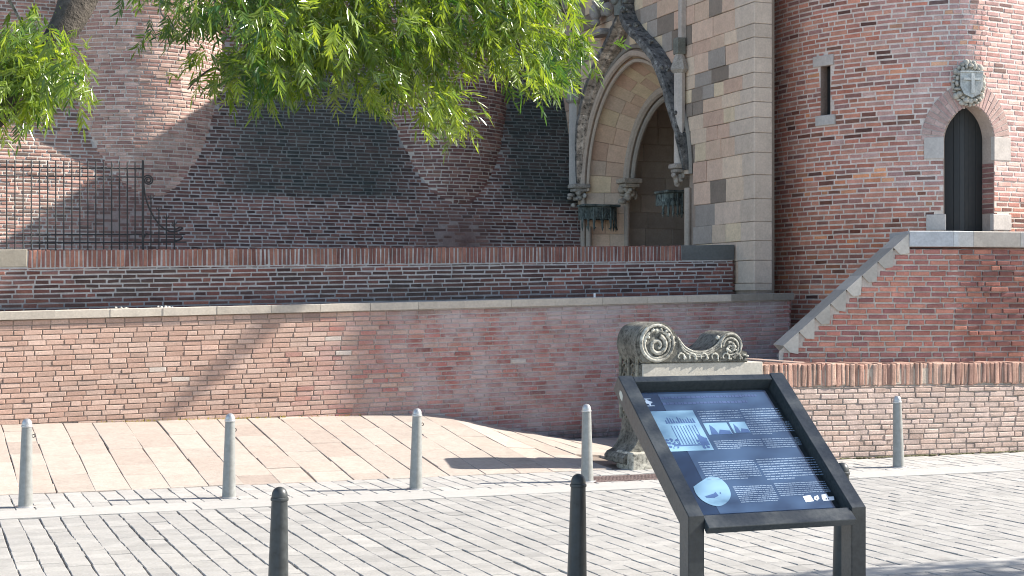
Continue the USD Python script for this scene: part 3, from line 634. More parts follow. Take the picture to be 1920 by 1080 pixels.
# canopies with hanging tracery
def canopy(c, wu, wv, h, r):
    g = [bx(c[0] - wu - .03, c[0] + wu + .03, c[1] - wv - .03, c[1] + wv, c[2] - .04, c[2], .01)]
    body = trimesh.convex.convex_hull(np.array([(c[0] + x * wu, c[1] + y * wv, c[2] + z) for x, y in ((-1, 1), (-1, -.3), (-.5, -1), (.5, -1), (1, -.3), (1, 1)) for z in (-.045, -h * .62)])); g.append(body)
    ring = [(-1, -.2), (-.75, -.65), (-.5, -1), (0, -1), (.5, -1), (.75, -.65), (1, -.2)]
    for k, (x, y) in enumerate(ring):
        p = np.array([c[0] + x * wu * 1.03, c[1] + y * wv * 1.03, c[2] - .05]); g.append(tube([p, p + (0, 0, -h * .8), p + (0, 0, -h)], [.014, .018, .004], 6))
        g += lumps(p + (0, 0, -h * .85), 2, (.012,) * 3, .022, r)
        if k + 1 < len(ring):
            q = np.array([c[0] + ring[k + 1][0] * wu * 1.03, c[1] + ring[k + 1][1] * wv * 1.03, c[2] - .05])
            t = np.linspace(0, 1, 9); arcp = p + (q - p) * t[:, None]; arcp[:, 2] += -h * .75 + .55 * h * np.sin(t * np.pi); g.append(tube(arcp, .013, 5))
    putt(po, 'canopy', g, M_LICHEN, (0.12, 0.145, 0.135), smooth=40)
canopy(onv(1122, 384, 23.98), .30, .16, .40, r)
canopy(onv(1258, 358, 21.3), .15, .22, .36, r)
# back wall of the vestibule
R = courses(UI + .05, 13.65, 2.13, 5.7, .29, .62, .006, r, var=.4)
P = np.moveaxis(ringboxes(R, .006, -.02, .006, .003, r), -1, 0); P = np.stack([P[0], 24.32 - P[2], P[1]], -1)
T = np.array([(0.40, 0.355, 0.30), (0.44, 0.385, 0.325), (0.37, 0.325, 0.275)])[r.integers(0, 3, len(R))] * r.uniform(.85, 1.1, (len(R), 1))
pieces(po, 'vestibule_block', P, T, M_ASHLAR)

# ------------------------------------------------------------------ round brick tower
tw = thing('brick_tower', 'round red brick tower with a narrow slit window and a small pointed door', 'tower', (14.3, 19.1, 1))
DS = .02
def turn(s): return math.radians(-15.9) + (s / 2.89 if s < 0 else math.radians(46) * min(s / .36, 1.0))
SS = np.arange(-5.2, 6.0, DS); i0 = int(round(5.2 / DS)); TC = np.zeros((len(SS), 2))
YA = 20.12; TC[i0] = (.2838 * YA, YA)
for i in range(i0 + 1, len(SS)): a = turn((SS[i] + SS[i - 1]) / 2); TC[i] = TC[i - 1] + DS * np.array([math.cos(a), math.sin(a)])
for i in range(i0 - 1, -1, -1): a = turn((SS[i] + SS[i + 1]) / 2); TC[i] = TC[i + 1] - DS * np.array([math.cos(a), math.sin(a)])
TH = np.array([turn(x) for x in SS]); TNc = np.stack([np.sin(TH), -np.cos(TH)], 1)
def cam2uv(q): return np.stack([CA * q[..., 0] + SA * q[..., 1], -SA * q[..., 0] + CA * q[..., 1]], -1)
TU, TNu = cam2uv(TC), cam2uv(TNc)
def tw_map(s, z, n):
    p = np.stack([np.interp(s, SS, TU[:, k]) + np.interp(s, SS, TNu[:, k]) * n for k in (0, 1)], -1); return np.stack([p[..., 0], p[..., 1], z], -1)
TPX = 960 + FPX * TC[:, 0] / TC[:, 1]; front = SS > -3.6
def s_px(px): return float(np.interp(px, TPX[front], SS[front]))
def z_px(px, py): s = s_px(px); return CH - (py - YH) / FPX * float(np.interp(s, SS, TC[:, 1]))
def rect(px0, px1, py0, py1): return (s_px(px0), s_px(px1), z_px((px0 + px1) / 2, py1), z_px((px0 + px1) / 2, py0))
slit = rect(1539, 1557, 122, 218); lint = rect(1526, 1564, 104, 124); sill = rect(1531, 1567, 216, 235)
dl, dr_, dzs, dza, dzb = s_px(1769), s_px(1864), z_px(1812, 262), z_px(1812, 197), z_px(1812, 434)
DOA = arch(dl, dr_, dzs, dza, 12); dpoly = Polygon(np.vstack([[(dl, dzb)], DOA, [(dr_, dzb)]]))
RW = .285
ringo = arch(dl - RW, dr_ + RW, dzs, dza + RW * 1.15, 12); ringp = Polygon(np.vstack([ringo, [(dr_ + RW, dzs)], [(dl - RW, dzs)]]))
imps = [rect(1733, 1770, 257, 298), rect(1863, 1894, 257, 301), rect(1737, 1775, 402, 432), rect(1866, 1895, 402, 432)]
imps[0] = (imps[0][0], dl + .004, *imps[0][2:]); imps[1] = (dr_ - .004, *imps[1][1:]); imps[2] = (imps[2][0], dl + .03, *imps[2][2:]); imps[3] = (dr_ - .02, *imps[3][1:])
zones = [sbox(q[0] - .004, q[2] - .004, q[1] + .004, q[3] + .004) for q in (slit, lint, sill, *imps)] + [dpoly, ringp]
pd = prep(dpoly)
Sg = np.unique(np.round(np.r_[np.arange(-4.6, 5.5, .07), slit[0], slit[1], np.arange(dl, dr_, .03), dr_], 4)); Zg = np.unique(np.round(np.r_[np.arange(1.0, 7.1, .07), slit[2], slit[3], dzb, np.arange(dzs, dza + .1, .025)], 4))
def twkeep(s, z):
    k = ~((s > slit[0]) & (s < slit[1]) & (z > slit[2]) & (z < slit[3]))
    ins = np.array([pd.contains(Point(a, b)) if dl - .01 < a < dr_ + .01 and dzb - .1 < b < dza + .05 else False for a, b in zip(s, z)]); return k & ~ins
V, F = gridmesh(Sg, Zg, lambda s, z: tw_map(s, z, -.0015 + .002 * (fbm(np.stack([s * 3, z * 5, s], -1), 3, 61) - .5)), twkeep)
def paleband(P):   # greyed vertical strip around the door side of the tower, and a washed strip low down
    s = np.interp(project(P)[0], [1450, 1920], [0, 1]); return s
xx_ = project(V)[0]; lowz = sstep(3.4, 2.6, V[:, 2])
mt = mixc(mixc((0.64, 0.53, 0.465), (0.60, 0.54, 0.50), sstep(1620, 1780, xx_)), (0.58, 0.47, 0.38), lowz * .7)
put(tw, 'mortar', V, F, M_MORTAR, mt, smooth=True)
r = rng_(61); R = courses(-4.5, 5.4, .9, 7.0, .0665, .225, .021, r, var=.22, mask=avoid(zones))
tight = (R[:, 1] > -.06) & (R[:, 0] < .42) & (R[:, 1] - R[:, 0] > .1); Rt = R[tight]; md = (Rt[:, 0] + Rt[:, 1]) / 2
R = np.concatenate([R[~tight], np.c_[Rt[:, 0], md - .005, Rt[:, 2:]], np.c_[md + .005, Rt[:, 1:]]]); tl = ((R[:, 1] > -.06) & (R[:, 0] < .42)) * .004
P = tw_map(*np.moveaxis(ringboxes(R, .002 + tl + np.abs(r.normal(0, .003, len(R))), -.03, .004, .0022, r), -1, 0)); C = P.mean(1); xb = project(C)[0]
tA = brick_tones(P, [(0.48, 0.205, 0.14), (0.45, 0.175, 0.122), (0.51, 0.235, 0.165), (0.40, 0.17, 0.13), (0.46, 0.225, 0.165), (0.29, 0.14, 0.115)], r, .12, 62)
tB = brick_tones(P, [(0.46, 0.28, 0.25), (0.42, 0.25, 0.23), (0.50, 0.33, 0.29), (0.37, 0.235, 0.22)], r, .1, 63)
tn = mixc(tA, tB, sstep(1600, 1800, xb + r.normal(0, 60, len(C))))
tn = mixc(tn, tA * np.array([.85, .75, .68]), sstep(3.5, 2.7, C[:, 2]) * .8)
k = r.random(len(C)); dk = (k < .05) | ((fbm(C * np.array([1, 1, 2.2]), 3, 64) > .64) & (k < .5)); tn[dk] *= .42
ob = (k > .97) | ((np.abs(C[:, 2] - 3.35) < .16) & (k > .6) & (xb < 1680)); tn[ob] = tn[ob] * np.array([1.25, 1.15, .85])
pieces(tw, 'brick', P, tn, M_BRICK)
putt(tw, 'tower_top', trimesh.Trimesh(*gridmesh(np.arange(-4.6, 5.5, .2), np.array([6.95, 10.2]), lambda s, z: tw_map(s, z, 0 * s)), process=False), M_FARBRICK)
ctr = TU[i0] + .0 - TNu[i0] * 2.89
m = trimesh.creation.cylinder(1.7, 9.2, sections=64); m.apply_translation((ctr[0], ctr[1], 1 + 4.6)); putt(tw, 'tower_core', m, M_FARBRICK, smooth=30)
def curved_block(q, front, name, tone_, mat=M_ASHLAR, n=5, label=None):
    S = np.linspace(q[0], q[1], n); V = np.concatenate([tw_map(S, np.full(n, z), np.full(n, f)) for z, f in ((q[2], -.05), (q[2], front - .006), (q[2] + .008, front), (q[3] - .008, front), (q[3], front - .006), (q[3], -.05))])
    F = [[k * n + i, k * n + i + 1, (k + 1) * n + i + 1, (k + 1) * n + i] for k in range(5) for i in range(n - 1)]
    for i in (0, n - 1): F += [[0 * n + i, 1 * n + i, 4 * n + i, 5 * n + i], [1 * n + i, 2 * n + i, 3 * n + i, 4 * n + i]]
    put(tw, name, V, np.array(F), mat, tone_, label=label)
curved_block(lint, .02, 'lintel', (0.47, 0.41, 0.37)); curved_block(sill, .025, 'window_sill', (0.46, 0.42, 0.385))
for q in imps: curved_block(q, .012, 'jamb_stone', np.array((0.44, 0.405, 0.375)) * r.uniform(.95, 1.05))
def inset(outline, depth, name, mat, tone_=None, closed=True):
    o = np.vstack([outline, outline[:1]]) if closed else np.asarray(outline); n = len(o)
    V = np.concatenate([tw_map(o[:, 0], o[:, 1], np.full(n, .004)), tw_map(o[:, 0], o[:, 1], np.full(n, -depth))]); F = np.array([[i, i + 1, n + i + 1, n + i] for i in range(n - 1)])
    put(tw, name, V, F, mat, tone_)
sq = np.array([(slit[0], slit[2]), (slit[1], slit[2]), (slit[1], slit[3]), (slit[0], slit[3])])
inset(sq, .13, 'slit_window', M_MORTAR, (0.33, 0.25, 0.21))
put(tw, 'slit_dark', tw_map(sq[:, 0], sq[:, 1], np.full(4, -.13)), np.array([[0, 1, 2, 3]]), M_BLACK)
do = np.vstack([[(dl, dzb)], DOA, [(dr_, dzb)]]); inset(do, .24, 'door_reveal', M_ASHLAR, (0.38, 0.31, 0.27))
# bricks of the right door cheek that face left
cb = []
zz = imps[3][3] + .01
while zz < imps[1][2] - .03: cb.append((-.23, -.008, zz + .006, zz + .055)); zz += .0665
Pc = ringboxes(np.array(cb), .008, -.03, .004, .003, r); Pc = tw_map(dr_ - Pc[..., 2], Pc[..., 1], Pc[..., 0])
pieces(tw, 'cheek_brick', Pc, brick_tones(Pc, [(0.27, 0.13, 0.11), (0.2, .1, .09)], r, .15, 3), M_BRICK)
# door planks
pls = np.linspace(dl, dr_, 7)
for a, b in zip(pls[:-1], pls[1:]):
    pl = dpoly.intersection(sbox(a + .003, dzb, b - .003, dza + 1))
    mm = trimesh.creation.extrude_polygon(pl, .03, engine='earcut'); v_ = mm.vertices; mm.vertices = tw_map(v_[:, 0], v_[:, 1], v_[:, 2] - .23); putt(tw, 'door_plank', mm, M_DOOR)
put(tw, 'door_back', tw_map(np.array([dl, dr_, dr_, dl]), np.array([dzb, dzb, dza, dza]), np.full(4, -.235)), np.array([[0, 1, 2, 3]]), M_BLACK)
# brick voussoirs of the door arch
def arcpt(o, t):
    d = np.r_[0, np.cumsum(np.linalg.norm(np.diff(o, axis=0), axis=1))]; d /= d[-1]; return np.stack([np.interp(t, d, o[:, 0]), np.interp(t, d, o[:, 1])], -1)
nv = 26; P = []
for i in range(nv):
    t0, t1 = (i + .09) / nv, (i + .91) / nv
    for a0, a1 in (((.01, .55), (.56, .99)) if i % 2 else ((.01, .99),)):
        ii, jj = arcpt(DOA, np.array([t0, t1])), arcpt(ringo, np.array([t0, t1])); cnr = [ii[0] + (jj[0] - ii[0]) * a0, ii[1] + (jj[1] - ii[1]) * a0, ii[1] + (jj[1] - ii[1]) * a1, ii[0] + (jj[0] - ii[0]) * a1]
        cnr = np.array(cnr); cc = cnr.mean(0); insn = cc + (cnr - cc) * .93
        L3 = np.concatenate([np.c_[cnr, np.full(4, -.03)], np.c_[cnr, np.full(4, .006)], np.c_[insn, np.full(4, .010)]]); P.append(tw_map(*L3.T))
P = np.array(P); pieces(tw, 'voussoir', P, brick_tones(P, [(0.40, 0.28, 0.25), (0.37, 0.25, 0.23), (0.43, 0.31, 0.28)], r, .07, 66), M_BRICK)
mm = trimesh.creation.extrude_polygon(ringp.difference(dpoly).buffer(-.002), .004, engine='earcut').subdivide().subdivide(); v_ = mm.vertices; mm.vertices = tw_map(v_[:, 0], v_[:, 1], v_[:, 2] - .001); putt(tw, 'arch_mortar', mm, M_MORTAR, (0.44, 0.39, 0.36))
wsp = np.array([tw_map(np.array(.24), np.array(z), np.array(n)) for n, z in ((-.1, 8.16), (0, 8.09), (.13, 7.94), (.26, 7.80), (.38, 7.67))])
putt(tw, 'water_spout', tube(wsp, [.11, .11, .105, .095, .07], 10), M_CARVED, (0.3, 0.29, 0.26), smooth=40)
# carved crest: leafy wreath, shield, cross
cs, cz = s_px(1815), z_px(1815, 158); hw, hh = .20, .29
def on_t(P): P = np.asarray(P, float); return tw_map(P[..., 0] + cs, P[..., 1] + cz, P[..., 2])
th = np.linspace(0, 2 * np.pi, 40, endpoint=False); rngc = rng_(67); g = []
base = trimesh.creation.icosphere(3, 1.0); base.vertices = on_t(base.vertices * np.array([hw * .93, hh * .96, .10])); g.append(base)
cr = []
for ring, (kx, ky, nn, rr, dz) in enumerate(((.92, .95, 26, .034, .06), (.72, .78, 20, .030, .095))):
    for a in np.linspace(0, 2 * np.pi, nn, endpoint=False):
        s_ = trimesh.creation.icosphere(1, rr * rngc.uniform(.7, 1.25)); s_.vertices = on_t(s_.vertices * rngc.uniform(.6, 1.3, 3) + np.array([math.sin(a) * hw * kx, math.cos(a) * hh * ky, dz])); cr.append(s_)
putt(tw, 'crest_wreath', g + cr, M_CARVED, (0.36, 0.35, 0.31), smooth=40)
sh = Polygon([(-.115, .14), (.115, .14), (.115, -.04), (.08, -.14), (0, -.19), (-.08, -.14), (-.115, -.04)])
mm = trimesh.creation.extrude_polygon(sh, .02, engine='earcut'); v_ = mm.vertices; mm.vertices = on_t(v_ + (0, 0, .125)); putt(tw, 'crest_shield', mm, M_CARVED, (0.37, 0.385, 0.37))
mm = [bx(-.115, .115, .135, .155, .125, .157)]
cross = [bx(-.012, .022, -.135, .12, .146, .158), bx(-.085, .085, .035, .065, .1465, .1585)]
for q in cross + mm: q.vertices = on_t(q.vertices)
putt(tw, 'crest_cross', cross + mm, M_CARVED, (0.47, 0.47, 0.44))

# ------------------------------------------------------------------ stair wall with stepped stone edge and landing
st = thing('staircase', 'brick stair wall with a stepped grey stone edge climbing to the tower door', 'staircase', (11.5, 16, 1.1))
A_, B_ = np.array([9.90, 16.54]), np.array([11.9, 15.9]); ang = math.radians(-8.0); C_ = B_ + 4.5 * np.array([math.cos(ang), math.sin(ang)])
la = np.linalg.norm(B_ - A_); PL_S = np.array([-1, 0, la, la + 4.5]); d0 = (B_ - A_) / la; PL = np.array([A_ - d0, A_, B_, C_])
def st_map(s, z, n):
    p = np.stack([np.interp(s, PL_S, PL[:, k]) for k in (0, 1)], -1); d1 = np.array([math.cos(ang), math.sin(ang)]); w = sstep(la - .25, la + .25, s)[..., None]
    nn = (1 - w) * np.array([d0[1], -d0[0]]) + w * np.array([d1[1], -d1[0]]); p = p + nn * np.asarray(n)[..., None]; return np.stack([p[..., 0], p[..., 1], z], -1)
sq_ = np.linspace(-.5, la + 4.5, 900); pq = st_map(sq_, np.full(900, 2.), np.zeros(900)); spx = project(pq)[0]; sd = SA * pq[:, 0] + CA * pq[:, 1]
def sp(px, py): s = float(np.interp(px, spx, sq_)); return s, CH - (py - YH) / FPX * float(np.interp(px, spx, sd))
(sa, za), (sb, zb) = sp(1468, 648), sp(1704, 438); zl = sp(1790, 433)[1]; zc0 = sp(1790, 463)[1]
slope = (zb - za) / (sb - sa)
def top_z(s): return np.where(s < sb, za + slope * (s - sa), zc0 + .0)
V, F = gridmesh(np.arange(sa - .05, la + 4.4, .06), np.linspace(0, 1, 26), lambda s, z: st_map(s, .85 + z * (np.minimum(top_z(s), zc0) - .03 - .85), np.full_like(s, -.003)))
lit = sstep(la - .2, la + .3, V[:, 0] * 0 + np.repeat(np.arange(sa - .05, la + 4.4, .06), 26))
put(st, 'mortar', V, F, M_MORTAR, mixc((0.44, 0.385, 0.34), (0.40, 0.35, 0.33), lit), smooth=True)
def st_mask(q):
    zt = float(min(za + slope * (q[0] - sa) - .11, zc0 - .004)) if q[0] < sb else zc0 - .004
    if q[3] > zt + .02:
        if q[0] < sb:   # trim at the stepped edge
            sn = sa + (q[3] - za + .13) / slope
            if sn < q[1] - .06: return (max(q[0], sn), *q[1:])
        return None
    return q
r = rng_(71); R = courses(sa, la + 4.3, .86, zc0, .0665, .215, .019, r, var=.18, mask=st_mask)
sR = (R[:, 0] + R[:, 1]) / 2; rough = sstep(la - .15, la + .25, sR)
P = st_map(*np.moveaxis(ringboxes(R, .005 + np.abs(r.normal(0, 1, len(R))) * (.002 + .010 * rough), -.03, .006, .0024, r), -1, 0))
tn = brick_tones(P, [(0.39, 0.165, 0.125), (0.35, 0.14, 0.11), (0.42, 0.185, 0.135), (0.30, 0.13, 0.11), (0.27, 0.115, 0.105)], r, .12, 72)
tn = mixc(tn, tn * .8, rough); pieces(st, 'brick', P, tn, M_BRICK)
ns = 8
for i in range(ns):
    s0, s1 = sa + (sb - sa) * i / ns, sa + (sb - sa) * (i + 1) / ns; z0, z1 = za + slope * (s0 - sa), za + slope * (s1 - sa)
    pg = Polygon([(s0, z0), (s1 - .003, z1), (s1 - .003 + r.normal(0, .006), z0 - .085 + r.normal(0, .01)), (s0 + .085, z0 - .085)])
    mm = trimesh.creation.extrude_polygon(pg, .55, engine='earcut'); v_ = mm.vertices; mm.vertices = st_map(v_[:, 0], v_[:, 1], .016 - v_[:, 2]); putt(st, 'step_stone', mm, M_ASHLAR, np.array((0.43, 0.395, 0.345)) * r.uniform(.72, 1.08))
edges = [sb + .002] + [sp(x, 433)[0] for x in (1786, 1824, 1912)] + [la + 2.6, la + 4.3]
for i, (a, b) in enumerate(zip(edges[:-1], edges[1:])):
    n = 5; S_ = np.linspace(a, b - .004, n); V = np.concatenate([st_map(S_, np.full(n, z), np.full(n, f)) for z, f in ((zc0, -.8), (zc0, .018), (zc0 + .01, .026), (zl - .012, .026), (zl, .012), (zl, -.8))])
    F = [[k * n + j, k * n + j + 1, (k + 1) * n + j + 1, (k + 1) * n + j] for k in range(5) for j in range(n - 1)] + [[j, n + j, 4 * n + j, 5 * n + j] for j in (0, n - 1)] + [[n + j, 2 * n + j, 3 * n + j, 4 * n + j] for j in (0, n - 1)]
    put(st, 'landing_stone', V, np.array(F), M_ASHLAR, np.array([(0.38, 0.39, 0.40), (0.40, 0.41, 0.41), (0.40, 0.37, 0.33), (0.40, 0.39, 0.37), (.4, .39, .37)][i]))
yard = thing('yard', kind='structure')
put(yard, 'paving', *gridmesh(np.linspace(9.2, 16, 10), np.linspace(15.1, VF + 1.2, 6), lambda s, z: np.stack([s, z, np.full_like(s, .98)], 1)), M_CONCRETE, (0.32, 0.29, 0.26))
putt(yard, 'yard_edge', bx(9.2, 9.4, 15.15, VF - .01, 0, 1.06, .01), M_MORTAR, (0.33, .24, .2))

# ------------------------------------------------------------------ low wall on the right with upright coping bricks
lw = thing('low_wall', 'sunlit low brick wall at the right edge, capped with upright bricks', 'wall', (11, VL, 0))
def lw_map(s, z, n): return np.stack([s, VL - n, z - .009 * (s - 8.5)], -1)
LT = 1.062; LS = .815
V, F = gridmesh(np.arange(7.25, 16, .07), np.linspace(-.1, LT - .01, 16), lambda s, z: lw_map(s, z, -.003 + .004 * (fbm(np.stack([s * 4, z * 6, s], -1), 3, 81) - .5)))
put(lw, 'mortar', V, F, M_MORTAR, mixc((0.42, 0.36, 0.31), (0.37, 0.34, 0.30), fbm(V * 2, 3, 82)), smooth=True)
putt(lw, 'wall_core', bx(7.26, 16, VL + .02, VL + .34, -.2, .9), M_MORTAR, (0.35, .27, .23))
r = rng_(81); R = courses(7.3, 15.9, -.03, LS, .0585, .205, .0125, r, var=.1)
P = lw_map(*np.moveaxis(ringboxes(R, .007 + np.abs(r.normal(0, .0035, len(R))), -.03, .006, .0024, r), -1, 0))
pieces(lw, 'brick', P, brick_tones(P, [(0.50, 0.385, 0.33), (0.47, 0.35, 0.295), (0.53, 0.415, 0.36), (0.48, 0.375, 0.33)], r, .06, 83), M_BRICK)
s = 8.53; R = []
while s < 15.9: w = .0595 * r.uniform(.9, 1.12); R.append((s + .005, s + w - .005, LS + .006 + r.normal(0, .006), LT + r.normal(0, .004))); s += w
P = lw_map(*np.moveaxis(ringboxes(np.array(R), .016 + r.normal(0, .006, len(R)), -.345, .01, .005, r), -1, 0))
pieces(lw, 'upright_brick', P, brick_tones(P, [(0.42, 0.26, 0.20), (0.37, 0.22, 0.17), (0.45, 0.30, 0.235), (0.33, 0.2, 0.16)], r, .1, 84), M_BRICK)
putt(lw, 'top_mortar', bx(8.53, 15.9, VL - .004, VL + .35, LS, LT - .075), M_MORTAR, (0.44, .38, .32))
# moss along the foot of the low wall
ms = thing('moss', 'thin dark moss line along the foot of the sunlit low wall', 'moss', (10.5, VL, 0), kind='stuff')
g = []
for k in range(260):
    u = rngc.uniform(9.4, 13); s_ = trimesh.creation.icosphere(1, rngc.uniform(.008, .02)); s_.vertices *= (1.6, 1, .6); s_.vertices += (u, VL - .015 - abs(rngc.normal(0, .008)), .004); g.append(s_)
putt(ms, 'moss_tufts', g, M_CARVED, (0.10, 0.095, 0.05), smooth=True, kind='stuff')
wd = thing('weeds', 'sparse yellow weeds at the foot of the retaining wall on the left', 'weeds', (2.8, VF, .37), kind='stuff')
bl = []
for k in range(170):
    u = rngc.uniform(2.2, 4.1) if k % 3 else rngc.uniform(1.9, 5.6); h = rngc.uniform(.012, .04); a = rngc.uniform(-.03, .03, 2); p = np.array([u, VF - .012 - abs(rngc.normal(0, .012)), .37]); w = .005
    bl += [p + (-w, 0, 0), p + (w, 0, 0), p + (a[0], a[1], h)]
put(wd, 'weed_blades', np.array(bl), np.arange(len(bl)).reshape(-1, 3), M_LEAF, (0.30, 0.27, 0.07), kind='stuff')

# ------------------------------------------------------------------ carved scroll stone at the end of the low wall
V0_ = 14.70
sc = thing('carved_scroll', 'weathered carved stone scroll with two volutes ending the low wall', 'carved stone', (7.6, 14.95, 0))
prof = np.array([onv(x, y, V0_)[[0, 2]] for x, y in ((1205, 681), (1197, 667), (1193, 645), (1197, 625), (1208, 611), (1230, 604), (1250, 608), (1266, 622), (1276, 640), (1288, 652), (1305, 658), (1325, 656), (1341, 645), (1354, 629), (1370, 621), (1384, 627), (1391, 641), (1392, 656), (1402, 661), (1403, 679))])
pg = Polygon(np.vstack([prof[:1], smoothpath(np.c_[prof, np.zeros(len(prof))], 70)[:, :2]]))
mm = trimesh.creation.extrude_polygon(pg.buffer(-.012), .5, engine='earcut'); v_ = mm.vertices.copy(); mm.vertices = np.stack([v_[:, 0], V0_ + v_[:, 2], v_[:, 1]], 1)
g2 = trimesh.creation.extrude_polygon(pg, .46, engine='earcut'); v_ = g2.vertices.copy(); g2.vertices = np.stack([v_[:, 0], V0_ + .02 + v_[:, 2], v_[:, 1]], 1)
STN = (0.37, 0.36, 0.315)
putt(sc, 'scroll_body', [mm, g2], M_OLDSTONE, (0.17, 0.168, 0.148), smooth=30)
r = rng_(91)
def spiral(px, py, R0, turns, sgn=1, rad=.018, ph=0, zr=.30):
    c = onv(px, py, V0_); t = np.linspace(0, 1, 60); a = ph + sgn * t * turns * 2 * np.pi; q = R0 * (1 - t * (1 - zr)); return tube(np.stack([c[0] + q * np.cos(a), np.full(60, V0_ - .005), c[2] + q * np.sin(a)], 1), rad * (1 - .35 * t), 8)
putt(sc, 'large_volute', [spiral(1232, 643, .185, 1.0, 1, .022, 2.2, 1.0), spiral(1232, 645, .15, 1.0, 1, .016, 2.2, .95), spiral(1232, 648, .105, 1.4, -1, .026, 1.3, .25)], M_OLDSTONE, STN, smooth=40)
putt(sc, 'small_volute', [spiral(1370, 648, .125, .75, -1, .016, 3.3, 1.0), spiral(1370, 650, .095, .8, -1, .013, 3.1, .9), spiral(1369, 652, .06, 1.2, -1, .014, 2.0, .3)], M_OLDSTONE, STN, smooth=40)
lv = []
for a in np.linspace(.1, 2.9, 11):
    c = onv(1232, 643, V0_); q = .135; lv += lumps(np.array([c[0] + q * math.cos(a), V0_ - .004, c[2] + q * math.sin(a)]), 3, (.012, .004, .012), .02, r)
for a in np.linspace(-.9, .3, 6):
    c = onv(1236, 643, V0_); q = .17; lv += lumps(np.array([c[0] + q * math.cos(a), V0_ - .004, c[2] + q * math.sin(a)]), 2, (.012, .004, .012), .02, r)
for px_ in np.arange(1276, 1400, 21):   # running leaf scroll along the foot
    lv.append(spiral(px_, 669, .045, .7, 1, .012, -.6, .6)); lv += lumps(onv(px_ + 9, 672, V0_ - .004), 3, (.01, .003, .012), .016, r)
lv += lumps(onv(1372, 652, V0_ - .005), 12, (.035, .005, .035), .022, r) + lumps(onv(1398, 668, V0_), 5, (.015, .004, .02), .02, r) + lumps(onv(1344, 633, V0_ + .05), 2, (.01, .01, .01), .028, r)
putt(sc, 'leaf_carving', lv, M_OLDSTONE, (0.44, 0.43, 0.375), smooth=40)
for k in range(3):   # ribs that run over the hollow
    off = np.array([(1270 + 4 * k, 632 + 9 * k), (1284, 650 + 5 * k), (1304, 660 + 4 * k), (1325, 658 + 4 * k), (1342, 648 + 4 * k), (1356, 633 + 6 * k)]); putt(sc, 'rib', tube(smoothpath([onv(x, y, V0_ - .002) for x, y in off], 24), .010, 6), M_OLDSTONE, STN, smooth=40)
e0 = onv(1205, 683, V0_); top_, bot_ = e0[2] + .005, onv(1205, 709, V0_)[2]
putt(sc, 'top_slab', bx(e0[0] + .01, 8.53, V0_ + .015, V0_ + .52, bot_, top_, .006), M_ASHLAR, (0.44, 0.42, 0.37))
# carved left cheek, pier and spreading foot
ul = e0[0] - .0
putt(sc, 'pier', [bx(ul - .02, ul + .30, V0_ + .04, V0_ + .50, .30, top_ - .002, .02), bx(ul + .31, 8.5, V0_ + .05, V0_ + .48, -.05, bot_ - .002)], M_OLDSTONE, (0.17, 0.165, 0.145))
ck = []
for vv in (V0_ + .07, V0_ + .27, V0_ + .47): ck.append(tube(smoothpath([(ul - .03, vv, .5), (ul - .035, vv, 1.0), (ul - .02, vv, 1.25), (ul + .05, vv, 1.42), (ul + .16, vv, 1.5)], 20), .02, 6))
for vv in (V0_ + .16, V0_ + .37):
    for k in range(9):
        z = .55 + k * .1; ck.append(tube([(ul - .03 + .02 * math.cos(t) * 0, vv + .05 * math.cos(t) * (1 - t / 9), z + .04 * math.sin(t)) for t in np.linspace(0, 4.5, 12)], .012, 5)); ck += lumps(np.array([ul - .028, vv, z + .05]), 1, (.003, .02, .01), .018, r)
putt(sc, 'cheek_carving', ck, M_OLDSTONE, (0.22, 0.21, 0.175), smooth=40)
ft = Polygon([onv(x, y, V0_)[[0, 2]] for x, y in ((1170, 869), (1170, 860), (1175, 853), (1186, 846), (1194, 835), (1199, 822), (1204, 806), (1206, 780), (1240, 775), (1245, 878), (1192, 877))])
mm = trimesh.creation.extrude_polygon(ft, .48, engine='earcut').subdivide().subdivide(); v_ = mm.vertices.copy(); dsp = (fbm(v_ * 7, 3, 92) - .5)[:, None] * .05; v_ = v_ + dsp; mm.vertices = np.stack([v_[:, 0], V0_ + .02 + v_[:, 2], np.maximum(v_[:, 1], -.02)], 1)
putt(sc, 'foot', mm, M_OLDSTONE, (0.165, 0.16, 0.14), smooth=35)
c0, c1 = onv(1183, 877, V0_ - .08), onv(1232, 851, V0_ - .08)
q = bx(c0[0], c1[0], V0_ - .10, V0_ + .3, -.02, c1[2] + .02, .02).subdivide().subdivide(); q.vertices += (fbm(q.vertices * 9, 3, 93) - .5)[:, None] * .04; putt(sc, 'foot_stone', q, M_OLDSTONE, (0.40, 0.385, 0.33), smooth=35)
# ------------------------------------------------------------------ wrought iron railing on the upper wall
VR = 19.22
ra = thing('iron_railing', 'black wrought iron railing with a scrolled end on top of the upper wall', 'railing', (1, VR, 2.34))
def rl(x, y): return onv(x, y, VR)
ztop = lambda u: UT + SU * (u - 1.225)
ub = rl(268, 460)[0]; PITCH = (rl(268, 460)[0] - rl(28, 460)[0]) / 16
h1, h2, h3, h4 = [rl(150, y)[2] - ztop(rl(150, y)[0]) for y in (315, 331, 440, 455)]; hb = rl(150, 302)[2] - ztop(rl(150, 302)[0])
k = 1; u = ub - PITCH
while u > -1.6: putt(ra, 'bar', tube([(u, VR, ztop(u)), (u, VR, ztop(u) + hb)], .0085, 6), M_IRON, smooth=40); u -= PITCH
putt(ra, 'end_post', tube([(ub, VR, ztop(ub)), (ub, VR, ztop(ub) + hb + .02)], .014, 8), M_IRON, smooth=40)
for h, e in ((h1, ub), (h2, ub), (h3, rl(347, 448)[0]), (h4, rl(350, 461)[0])): putt(ra, 'rail', tube([(-1.7, VR + .004, ztop(-1.7) + h), (e, VR + .004, ztop(e) + h)], .0095, 6), M_IRON, smooth=40)
